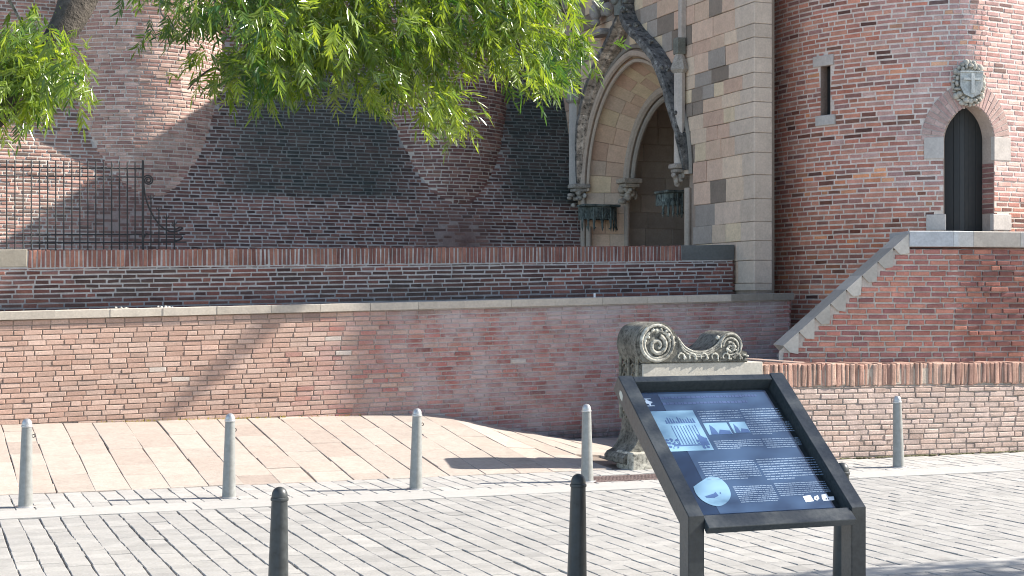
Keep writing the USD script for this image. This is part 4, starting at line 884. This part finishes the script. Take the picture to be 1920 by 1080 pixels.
for x, y in ((283, 369), (298, 391), (312, 406), (327, 417)):
    p = rl(x, y); g = [tube([(p[0], VR, ztop(p[0])), p], [.0085, .0085], 6)]
    for s_ in (-1, 1): g.append(tube(smoothpath([p + (0, 0, -.03), p + (s_ * .022, 0, -.01), p + (s_ * .03, 0, .015)], 8), [.006] * 7 + [.002], 5))
    g.append(tube([p, p + (0, 0, .035)], [.008, .002], 6)); putt(ra, 'spike_bar', g, M_IRON, smooth=40)
arc_ = smoothpath([rl(x, y) for x, y in ((269, 335), (271, 360), (277, 383), (288, 406), (302, 424), (318, 434), (334, 433), (343, 427))], 40)
putt(ra, 'scroll_brace', tube(arc_, .011, 6), M_IRON, smooth=40)
t = np.linspace(0, 1, 40); c = rl(278, 338); a = 2.6 - t * 2.1 * 2 * np.pi; q = .062 * (1 - .75 * t)
putt(ra, 'scroll', tube(np.stack([c[0] + q * np.cos(a), np.full(40, VR), c[2] + q * np.sin(a)], 1), .010, 6), M_IRON, smooth=40)
putt(ra, 'curl', [tube(smoothpath([rl(328, 452), rl(338, 449), rl(344, 442)], 10), [.012] * 8 + [.004] * 2, 6), tube(smoothpath([rl(330, 432), rl(326, 424), rl(320, 421)], 10), [.009] * 8 + [.003] * 2, 6), tube(smoothpath([rl(330, 430), rl(337, 426), rl(344, 427)], 10), [.009] * 8 + [.003] * 2, 6), tube(smoothpath([rl(268, 458), rl(270, 445), rl(276, 437)], 8), .01, 6)], M_IRON, smooth=40)

# ------------------------------------------------------------------ bollards
def make_bollard(name, matp, hook):
    p = thing(name); b = [(.0, -.06), (.064, -.06), (.064, 0.0), (.0625, .004), (.0605, .02), (.0435, .672), (.0425, .676)]
    putt(p, 'post', lathe(b, 32), matp, smooth=35)
    putt(p, 'cap', lathe([(.040, .674), (.0475, .677), (.049, .684), (.0475, .692), (.0425, .696), (.0435, .702), (.0405, .720), (.033, .736), (.02, .747), (.006, .751), (.0, .7515)], 32), M_CAP if matp is M_GREYP else matp, smooth=35)
    putt(p, 'base_ring', lathe([(.062, .001), (.088, .001), (.09, .004), (.086, .008), (.0625, .010)], 32), matp if matp is M_DARKP else M_CAP, smooth=35)
    if hook:
        th = np.linspace(0, 2 * np.pi, 15); a = np.array([math.cos(.4), math.sin(.4), 0]); c = a * .062 + np.array([0, 0, .60])
        putt(p, 'chain_eye', tube(np.stack([c[0] + .013 * np.cos(th) * a[0], c[1] + .013 * np.cos(th) * a[1], c[2] + .013 * np.sin(th)], 1), .004, 6), M_IRON, smooth=40)
    return p
def rot(u, rz): return (.35 * math.sin(u * 7), 1.0 if u < 5 else (-.4 if u < 7 else -1.2), rz)   # none stands quite upright
def place_bollards(name, matp, spots, group):
    src = None
    for (u, v, lab, rz) in spots:
        if src is None:
            src = make_bollard(name, matp, matp is M_GREYP); pth = src; x = UsdGeom.Xformable(stage.GetPrimAtPath(src)); x.GetOrderedXformOps()[0].Set(Gf.Vec3d(u, v, 0)); x.AddRotateXYZOp().Set(Gf.Vec3f(*rot(u, rz))); prim = x.GetPrim()
        else:
            pth = numbered('/World', name); X = UsdGeom.Xform.Define(stage, pth); prim = X.GetPrim(); prim.GetReferences().AddInternalReference(src)
            ops = UsdGeom.Xformable(prim).GetOrderedXformOps(); ops[0].Set(Gf.Vec3d(u, v, 0)); ops[1].Set(Gf.Vec3f(*rot(u, rz)))
            prim.SetInstanceable(True)
        keys(prim, lab, 'bollard', group)
place_bollards('bollard', M_GREYP, [(0.883, 13.85, 'grey bollard nearest the left edge, in front of the flagstone terrace', 0), (2.611, 13.84, 'grey bollard right of the leftmost one, before the diagonal wall shadow', 8), (4.355, 13.86, 'grey bollard standing before the corner where the terrace begins to slope down', -5), (6.088, 13.85, 'grey bollard just left of the information panel and the carved scroll', 30), (9.665, 13.86, 'grey bollard at the right, in front of the sunlit low wall', -12)], 'grey bollards along the far kerb strip')
place_bollards('dark_bollard', M_DARKP, [(1.825, 8.29, 'near black bollard on the left, cut off by the bottom edge', 0), (3.575, 8.285, 'near black bollard in the middle, between the street and the information panel', 12), (5.365, 8.285, 'near black bollard half hidden behind the right leg of the information panel', 40)], 'dark bollards along the near kerb')

# ------------------------------------------------------------------ information panel on two bent legs
SP = np.array([3.829, 7.289]); SW, SZ, SLH, SLZ = 0.997, 0.623, 0.866, 0.687
sg = thing('information_panel', 'dark tilted information panel with blue print on two bent legs', 'information panel', (SP[0] + SW / 2, SP[1], 0))
rl_len = math.hypot(SLH, SLZ); RB = np.array([0, SLH, SLZ]) / rl_len; RN = np.array([0, -SLZ, SLH]) / rl_len
O_ = np.array([SP[0], SP[1], SZ])
def pan(a, b, n): a, b, n = np.broadcast_arrays(np.asarray(a, float), b, n); return O_ + a[..., None] * np.array([1., 0, 0]) + b[..., None] * RB + n[..., None] * RN
def on_panel(px, py, n=-.05):
    d = ray(px, py); o = np.array([0, 0, CH]); t = np.dot(O_ + RN * n - o, RN) / np.dot(d, RN); p = o + d * t - O_; return np.array([p[0], np.dot(p, RB)])
TH_, WD = .105, .046
# each leg is a flat bar bent at knee height
kp = np.array([SP[1], SZ])
def legpoly():
    b2 = np.array([SLH, SLZ]) / rl_len; n2 = np.array([-SLZ, SLH]) / rl_len
    f0, f1, f2 = np.array([kp[0], -.1]), kp, kp + b2 * (rl_len + .015)
    k0 = kp + np.array([TH_, -.0]) ; bb2 = f2 - n2 * TH_
    # inner knee: crossing of the offset lines
    t = (kp[0] + TH_ - (kp - n2 * TH_)[0]) / b2[0]; kin = (kp - n2 * TH_) + b2 * t
    return Polygon([f0, f1, f2, bb2, kin, np.array([kp[0] + TH_, -.1])])
lp = legpoly()
for a0 in (-WD, SW - WD):
    mm = trimesh.creation.extrude_polygon(lp.buffer(-.003, join_style=2), WD * 2 - 0, engine='earcut'); v_ = mm.vertices.copy(); mm.vertices = np.stack([SP[0] + a0 + v_[:, 2], v_[:, 0], v_[:, 1]], 1)
    m2 = trimesh.creation.extrude_polygon(lp, WD * 2 - .006, engine='earcut'); v_ = m2.vertices.copy(); m2.vertices = np.stack([SP[0] + a0 + .003 + v_[:, 2], v_[:, 0], v_[:, 1]], 1)
    putt(sg, 'bent_leg', [mm, m2], M_FRAME, label=None)
def pbox(a0, a1, b0, b1, n0, n1, bev=.003):
    m = bx(a0, a1, b0, b1, n0, n1, bev); m.vertices = pan(*m.vertices.T); return m
putt(sg, 'bottom_rail', pbox(WD + .001, SW - WD - .001, -.075, .018, -.06, -.014), M_FRAME)
putt(sg, 'top_rail', pbox(WD + .001, SW - WD - .001, rl_len - .035, rl_len + .012, -TH_, -.003), M_FRAME)
PB0, PB1 = .052, rl_len - .075
putt(sg, 'backing_plate', pbox(WD + .001, SW - WD - .001, .03, rl_len - .036, -.095, -.075), M_FRAME)
def printm(name, col, rough=.16): return usdkit.material(stage, f'/World/Looks/{name}', {'p': ('principled_bsdf', {'base_color': col, 'roughness': rough, 'specular_ior_level': .55, 'coat_weight': .4, 'coat_roughness': .08})}, surface='p.BSDF')
M_NAVY, M_BLUE = printm('print_navy', (0.008, 0.022, 0.055)), printm('print_blue', (0.036, 0.070, 0.135))
M_TXT, M_PIC, M_PICD, M_WHT, M_TITLE = printm('print_text', (0.27, 0.36, 0.48), .3), printm('print_sky_blue', (0.19, 0.34, 0.47), .25), printm('print_engraving', (0.055, 0.11, 0.25), .25), printm('print_white', (0.72, 0.76, 0.8), .35), printm('print_title', (0.05, 0.08, 0.175), .25)
PN = -.052
putt(sg, 'printed_plate', pbox(WD + .004, SW - .1, PB0, PB1, PN - .012, PN, .002), M_NAVY)
def flatp(poly, n, mat, name):
    gs = []
    for p in (poly if isinstance(poly, list) else [poly]):
        if not hasattr(p, 'geom_type'): p = Polygon(p)
        for q in getattr(p, 'geoms', [p]):
            mm = trimesh.creation.extrude_polygon(q, .0006, engine='earcut'); mm.vertices = pan(mm.vertices[:, 0], mm.vertices[:, 1], PN + n + mm.vertices[:, 2]); gs.append(mm)
    return putt(sg, name, gs, mat)
def PX(*pts): return [on_panel(x, y, PN) for x, y in pts]
cB = on_panel(1233, 740, PN)[0]
flatp(sbox(cB, PB0 + .004, SW - .112, PB1 - .02), .0004, M_BLUE, 'print_field')
la_ = lambda a0, b0, a1, b1: sbox(a0, b0, a1, b1)
def pq_(px, py): return on_panel(px, py, PN)
(a0, bt), (a1, _), (_, bb) = pq_(1214, 772), pq_(1298, 769), pq_(1262, 847); a0 += .0
flatp(la_(a0, bb, a1, bt), .0012, M_PIC, 'print_picture')
# engraved church: towers, buttresses, trees
W_, H_ = a1 - a0, bt - bb; rs = rng_(101); eg = []
for k in range(9):
    x = .34 + .065 * k; eg.append(la_(a0 + W_ * x, bb + H_ * .16, a0 + W_ * (x + .016), bb + H_ * (.60 + .03 * rs.random())))
for k in range(12): x = .27 + .055 * k; h = rs.uniform(.05, .16); eg.append(Polygon([(a0 + W_ * x, bb + H_ * .68), (a0 + W_ * (x + .045), bb + H_ * .68), (a0 + W_ * (x + .03), bb + H_ * (.68 + h)), (a0 + W_ * (x + .012), bb + H_ * (.70 + h))]))
for k in range(26): x, y = rs.uniform(.06, .34), rs.uniform(.07, .3); eg.append(Point(a0 + W_ * x, bb + H_ * y).buffer(rs.uniform(.003, .010), 3))
for k in range(26): x, y = rs.uniform(.72, .97), rs.uniform(.05, .3); eg.append(Point(a0 + W_ * x, bb + H_ * y).buffer(rs.uniform(.003, .010), 3))
eg += [la_(a0 + W_ * .2, bb + H_ * .12, a0 + W_ * .95, bb + H_ * .15), Polygon([(a0 + W_ * .78, bb + H_ * .12), (a0 + W_ * .97, bb + H_ * .12), (a0 + W_ * .97, bb + H_ * .28), (a0 + W_ * .8, bb + H_ * .42)])]
from shapely.ops import unary_union
flatp(unary_union(eg), .002, M_PICD, 'print_engraving')
for (x0, y0, x1, y1) in ((1318, 794, 1362, 815), (1366, 792, 1396, 812)):
    (p0, q1), (p1, _), (_, q0) = pq_(x0, y0), pq_(x1, y0 - 1), pq_((x0 + x1) / 2 + 8, y1); flatp(la_(p0, q0, p1, q1), .0012, M_PIC, 'print_small_picture')
    w, h = p1 - p0, q1 - q0; flatp(unary_union([Polygon([(p0 + w * .1, q0), (p0 + w * .22, q0 + h * .85), (p0 + w * .36, q0 + h * .5), (p0 + w * .42, q0)]), Polygon([(p0 + w * .4, q0), (p0 + w * .55, q0 + h * .4), (p0 + w * .95, q0 + h * .3), (p0 + w * .98, q0)])]), .002, M_PICD, 'print_small_engraving')
# blocks of text too small to read
def textblock(a0, a1, b1, b0, rows, rng, size=.0052):
    out = []
    for i in range(rows):
        b = b1 - (b1 - b0) * (i + .5) / rows; x = a0; end = a1 if i < rows - 1 else a0 + (a1 - a0) * rng.uniform(.45, .95)
        while x < end:
            w = rng.uniform(.008, .03); e = min(x + w, end); out.append(sbox(x, b - size / 2 * rng.uniform(.7, 1), e, b + size / 2 * rng.uniform(.7, 1.1))); x = e + rng.uniform(.0025, .005)
    return out
tb = []
for (xa, ya, xb, yb, rows) in ((1306, 770, 1383, 791, 5), (1386, 766, 1456, 791, 6), (1398, 792, 1478, 815, 6), (1337, 826, 1425, 842, 5), (1428, 822, 1495, 840, 5), (1308, 866, 1412, 900, 9), (1416, 860, 1524, 899, 9), (1373, 912, 1446, 942, 9), (1450, 906, 1546, 929, 7)):
    p0, p1 = pq_(xa, ya), pq_(xb, ya - 3); bl_ = pq_((xa + xb) / 2 + (yb - ya) * .5, yb); tb += textblock(p0[0], p1[0], p0[1], bl_[1], rows, rs)
keys(stage.GetPrimAtPath(flatp(tb, .0014, M_TXT, 'print_text')), kind='stuff')
ti = textblock(pq_(1240, 752)[0], pq_(1420, 745)[0], pq_(1240, 741)[1], pq_(1250, 763)[1], 2, rs, .02); keys(stage.GetPrimAtPath(flatp(ti, .0014, M_TITLE, 'print_title')), kind='stuff')
# emblem: a slanted lozenge between two bars
c = pq_(1215, 755); e = .020
flatp([Polygon([(c[0] - 1.5 * e, c[1] + 1.35 * e), (c[0] + 1.4 * e, c[1] + 1.35 * e), (c[0] + 1.4 * e, c[1] + 1.62 * e), (c[0] - 1.5 * e, c[1] + 1.62 * e)]), Polygon([(c[0] - 1.4 * e, c[1] - 1.62 * e), (c[0] + 1.5 * e, c[1] - 1.62 * e), (c[0] + 1.5 * e, c[1] - 1.35 * e), (c[0] - 1.4 * e, c[1] - 1.35 * e)]),
       Polygon([(c[0] - .35 * e, c[1] + 1.35 * e), (c[0] - .1 * e, c[1] + 1.35 * e), (c[0] + .3 * e, c[1] + .75 * e), (c[0] + 1.5 * e, c[1] + .1 * e), (c[0] + .7 * e, c[1] - .5 * e), (c[0] + .4 * e, c[1] - 1.35 * e), (c[0] + .1 * e, c[1] - 1.35 * e), (c[0] - .1 * e, c[1] - .7 * e), (c[0] - 1.3 * e, c[1] - .1 * e), (c[0] - .6 * e, c[1] + .6 * e)])], .0014, M_TXT, 'print_emblem')
oval = np.vstack([PX((1300, 913), (1316, 902), (1331, 894), (1350, 898), (1364, 911), (1370, 928), (1364, 941), (1350, 949), (1333, 947), (1316, 938), (1305, 926))]); oval = smoothpath(np.c_[np.vstack([oval, oval[:1]]), np.zeros(12)], 50)[:, :2]
flatp(Polygon(oval), .0014, M_PIC, 'print_map')
flatp([Polygon(PX((1322, 931), (1338, 926), (1341, 923), (1344, 926), (1347, 930), (1340, 934), (1325, 934))), Polygon(PX((1349, 924), (1351, 923), (1352, 926), (1350, 927)))], .0022, M_PICD, 'print_map_mark')
flatp([Polygon(PX((1505, 931), (1519, 929), (1526, 940), (1511, 942))), Polygon(PX((1526, 932), (1533, 929), (1536, 935), (1532, 939), (1527, 937))), Polygon(PX((1540, 928), (1549, 926), (1553, 932), (1563, 931), (1564, 938), (1544, 940), (1541, 935)))], .0016, M_WHT, 'print_logo')
flatp([Polygon(PX((1529, 934), (1532, 933), (1532, 935), (1530, 936))), Polygon(PX((1548, 935), (1550, 934), (1550, 937), (1548, 937))), Polygon(PX((1552, 935), (1554, 934), (1554, 937), (1552, 937)))], .0024, M_NAVY, 'print_logo_mark')
# peeling sticker on the outer side of the left leg
b2 = RB; stp = [(.0, .0), (.03, .012), (.038, .04), (.03, .062), (.008, .058), (-.004, .03)]
mm = trimesh.creation.extrude_polygon(Polygon(stp), .001, engine='earcut'); v_ = mm.vertices
mm.vertices = O_ + np.array([-WD - .0004, 0, 0]) + v_[:, 2:3] * np.array([-1, 0, 0]) + (v_[:, 1:2] + rl_len - .12) * RB + (v_[:, 0:1] - .075) * RN; putt(sg, 'sticker', mm, M_ASHLAR, (0.55, 0.54, 0.48))

# ------------------------------------------------------------------ small litter on the coping
for i, (x, y, lab, tone_, sz) in enumerate(((232, 573, 'white crumbled lump on the sunlit coping, left of the diagonal shadow', (0.6, 0.58, 0.52), .012), (309, 573, 'row of white crumbs on the coping behind the front edge', (0.6, 0.58, 0.52), .014), (1115, 561, 'small white paper scrap standing on the shaded coping', (0.75, 0.76, 0.78), 0))):
    p = onv(x, y, VF + (.30 if i < 2 else .05)); zt = FZ1 + .094 + SH * (p[0] - .888); p[2] = zt
    d = thing('stone_crumbs' if i < 2 else 'paper_scrap', lab, 'crumbs' if i < 2 else 'paper', p)
    if i < 2: putt(d, 'crumb', lumps(p + (0, 0, sz * .5), 7, (.05, .015, .003), sz, rngc), M_ASHLAR, tone_, smooth=40)
    else: q = bx(p[0] - .014, p[0] + .014, p[1], p[1] + .004, p[2], p[2] + .055); putt(d, 'paper', q, M_ASHLAR, tone_)

# ------------------------------------------------------------------ leafy tree hanging into the top of the picture
tr = thing('street_tree', 'leafy green tree whose hanging branches fill the top left of the view', 'tree', tuple(atd(-900, 1180, 8.2)))
def leaflet(L, w):
    x = np.array([0, .18, .45, .75, 1.0]) * L; hw_ = np.array([.12, .75, 1.0, .6, .03]) * w; V = []; dr = -.10 * L * (x / L) ** 2
    for a, b, d in zip(x, hw_, dr): V += [(a, -b, d + .25 * b), (a, 0, d), (a, b, d + .25 * b)]
    F = []
    for i in range(4):
        for j in range(2): F.append([i * 3 + j, (i + 1) * 3 + j, (i + 1) * 3 + j + 1, i * 3 + j + 1])
    return np.array(V), np.array(F)
LV, LF = leaflet(1.0, 1.0)
def compound(pos, dirv, rng, size=1.0, nl=11):
    """one feathered leaf: leaflets in pairs along a thin stalk that bends down"""
    d = dirv / np.linalg.norm(dirv); up = rng.normal(0, 1, 3) * .5 + np.array([0.2, -.2, 1.0]); sd = np.cross(d, up); sd /= np.linalg.norm(sd); up = np.cross(sd, d)
    Lr = .125 * size; Vs, Fs = [], []; off = 0
    for k in range(nl):
        t = 1.0 if k == nl - 1 else (.22 + .7 * (k // 2) / (nl // 2)); s_ = 0 if k == nl - 1 else (1 if k % 2 else -1)
        base = pos + d * Lr * t + np.array([0, 0, -1]) * .035 * t * t
        ld = d * rng.uniform(.55, .9) + sd * s_ * rng.uniform(.5, .9) + np.array([0, 0, -.35]) + rng.normal(0, .16, 3); ld /= np.linalg.norm(ld)
        u2 = up + rng.normal(0, .45, 3); s2 = np.cross(ld, u2); s2 /= np.linalg.norm(s2); u2 = np.cross(s2, ld)
        L = size * rng.uniform(.056, .088); w = size * rng.uniform(.0052, .0074)
        q = LV * np.array([L, w, w * .9]); q[:, 2] += -.12 * L * LV[:, 0] ** 2 * 0
        Vs.append(base + q[:, :1] * ld + q[:, 1:2] * s2 + (q[:, 2:3]) * u2); Fs.append(LF + off); off += len(LV)
    e = pos + d * Lr + np.array([0, 0, -.035]); a = sd * .0012
    Vs.append(np.array([pos - a, pos + a, e + a, e - a])); Fs.append(np.array([[0, 1, 2, 3]]) + off)
    return np.concatenate(Vs), np.concatenate(Fs)
def foliage(parent, tips, rng, per, size, spread, flow, solo=300, tone_fn=None):
    leaves, pp, tn = [], [], []
    for tip, jd in tips:
        for k in range(per):
            o = rng.normal(0, 1, 3) * spread; d = flow(tip) * .8 + rng.normal(0, .75, 3) + np.array([0, 0, -.35]); V, F = compound(tip + o, d, rng, size * rng.uniform(.8, 1.2))
            leaves.append(V); pp.append(F); y = np.clip(rng.normal(.38, .25) + jd, 0, 1); tn.append(mixc((0.03, 0.085, 0.016), (0.20, 0.28, 0.032), y) * rng.uniform(.85, 1.15))
    F = pp[0]; P = np.array(leaves); pieces(parent, 'leaf', P, np.array(tn), M_LEAF, limit=solo, rest='foliage', faces=F)
rt = rng_(111)
CROWN = Polygon([(252, -140), (262, 20), (300, 48), (338, 82), (372, 128), (408, 150), (452, 172), (520, 182), (600, 178), (660, 172), (700, 186), (760, 188), (803, 208), (826, 232), (836, 190), (838, 138), (866, 108), (905, 122), (950, 135), (988, 160), (1020, 168), (1040, 138), (1066, 122), (1078, 95), (1070, 62), (1045, 30), (1046, -140)])
GAPS = [Point(300, 5).buffer(20), Polygon([(395, 90), (432, 78), (442, 110), (410, 120)]), Polygon([(820, 100), (860, 100), (846, 150), (824, 150)]), Polygon([(640, 90), (668, 92), (660, 118), (644, 112)])]
cp = prep(CROWN); tips = []
while len(tips) < 300:
    x, y = rt.uniform(240, 1110), rt.uniform(-120, 240)
    if not cp.contains(Point(x, y)) or any(gp.contains(Point(x, y)) for gp in GAPS): continue
    d = 9.5 + rt.normal(0, .42) + (y - 60) * -.0012
    if x < 460 and rt.random() < .45: continue
    tips.append((atd(x, y - 16, d), .16 * math.sin(x * .013 + y * .02) + (.12 if 560 < x < 1000 else -.12) + (-.12 if y > 165 and 480 < x < 660 else 0)))
for x, y in ((826, 226), (818, 205), (828, 190), (812, 175), (1084, 84), (1076, 104), (1020, 158), (1000, 150), (400, 140), (388, 120), (425, 160), (1062, 8)): tips.append((atd(x, y - 14, 9.4 + rt.normal(0, .2)), .1))
CL = Polygon([(-60, 70), (-20, 50), (40, 62), (100, 70), (132, 100), (150, 140), (160, 170), (140, 178), (96, 198), (60, 200), (10, 180), (-60, 190)]); cl = prep(CL); n0 = len(tips)
while len(tips) < n0 + 46:
    x, y = rt.uniform(-60, 165), rt.uniform(45, 205)
    if cl.contains(Point(x, y)): tips.append((atd(x, y - 12, 8.3 + rt.normal(0, .28)), .12 + rt.normal(0, .05)))
def flow(p):
    x = project(p)[0]; right = sstep(480, 760, x); c = np.array([.75 * right - .25 * (1 - right), -.25, -.55]); return c
foliage(tr, tips, rt, 10, .92, (.08, .12, .065), flow)
# stem, limbs and twigs
q = lambda x, y, d: atd(x, y, d)
base = q(-900, 1180, 8.2)
putt(tr, 'trunk', tube(smoothpath([base + (0, 0, -.1), base + (.05, .05, 1.4), base + (.15, .1, 2.8), base + (.35, .2, 4.1)], 26), np.linspace(.26, .17, 26), 14), M_BARK, smooth=60)
fork = base + (.35, .2, 4.1)
putt(tr, 'limb', tube(smoothpath([fork, fork + (.6, .1, .55), q(330, -330, 8.6), q(185, -90, 8.5), q(148, -5, 8.45), q(128, 40, 8.4), q(96, 92, 8.35), q(58, 150, 8.3), q(8, 212, 8.25), q(-40, 262, 8.2)], 60), np.r_[np.linspace(.15, .095, 30), np.linspace(.092, .028, 30)], 12), M_BARK, smooth=60)
putt(tr, 'limb', tube(smoothpath([q(168, -30, 8.55), q(144, 18, 8.55), q(128, 55, 8.6), q(118, 95, 8.65), q(112, 130, 8.7)], 20), np.linspace(.06, .03, 20), 10), M_PALEBARK, smooth=60)
putt(tr, 'limb', tube(smoothpath([fork, fork + (.9, .5, .75), q(120, -420, 9.2), q(450, -300, 9.5), q(760, -230, 9.6), q(1010, -150, 9.6), q(1090, -60, 9.5)], 60), np.linspace(.13, .02, 60), 10), M_BARK, smooth=60)
for pts in (((-30, -60), (10, -10), (28, 20), (44, 52), (48, 62)), ((0, 195), (14, 208), (30, 216), (33, 238)), ((395, -60), (402, 0), (410, 25), (430, 48)), ((412, -60), (424, 12), (440, 45), (450, 62)), ((500, -200), (480, -40), (470, 60), (455, 120)), ((620, -230), (640, -60), (640, 60), (660, 140)), ((780, -220), (800, -40), (812, 80), (820, 180)), ((900, -180), (930, -30), (960, 60), (1000, 130)), ((1000, -150), (1040, -20), (1070, 50), (1092, 90)), ((420, -280), (350, -60), (300, 10), (330, 60)), ((455, 120), (425, 135), (400, 128), (368, 150), (352, 168))):
    d0_ = 9.5 if pts[0][0] > 100 else 8.35
    putt(tr, 'twig', tube(smoothpath([q(x, y, d0_ + .03 * i) for i, (x, y) in enumerate(pts)], 20), np.linspace(.012, .004, 20), 6), M_PALEBARK if pts[0][0] < 450 and pts[0][1] < 0 else M_BARK, smooth=60)

# the neighbouring street tree whose leaves dapple the information panel and the near pavement
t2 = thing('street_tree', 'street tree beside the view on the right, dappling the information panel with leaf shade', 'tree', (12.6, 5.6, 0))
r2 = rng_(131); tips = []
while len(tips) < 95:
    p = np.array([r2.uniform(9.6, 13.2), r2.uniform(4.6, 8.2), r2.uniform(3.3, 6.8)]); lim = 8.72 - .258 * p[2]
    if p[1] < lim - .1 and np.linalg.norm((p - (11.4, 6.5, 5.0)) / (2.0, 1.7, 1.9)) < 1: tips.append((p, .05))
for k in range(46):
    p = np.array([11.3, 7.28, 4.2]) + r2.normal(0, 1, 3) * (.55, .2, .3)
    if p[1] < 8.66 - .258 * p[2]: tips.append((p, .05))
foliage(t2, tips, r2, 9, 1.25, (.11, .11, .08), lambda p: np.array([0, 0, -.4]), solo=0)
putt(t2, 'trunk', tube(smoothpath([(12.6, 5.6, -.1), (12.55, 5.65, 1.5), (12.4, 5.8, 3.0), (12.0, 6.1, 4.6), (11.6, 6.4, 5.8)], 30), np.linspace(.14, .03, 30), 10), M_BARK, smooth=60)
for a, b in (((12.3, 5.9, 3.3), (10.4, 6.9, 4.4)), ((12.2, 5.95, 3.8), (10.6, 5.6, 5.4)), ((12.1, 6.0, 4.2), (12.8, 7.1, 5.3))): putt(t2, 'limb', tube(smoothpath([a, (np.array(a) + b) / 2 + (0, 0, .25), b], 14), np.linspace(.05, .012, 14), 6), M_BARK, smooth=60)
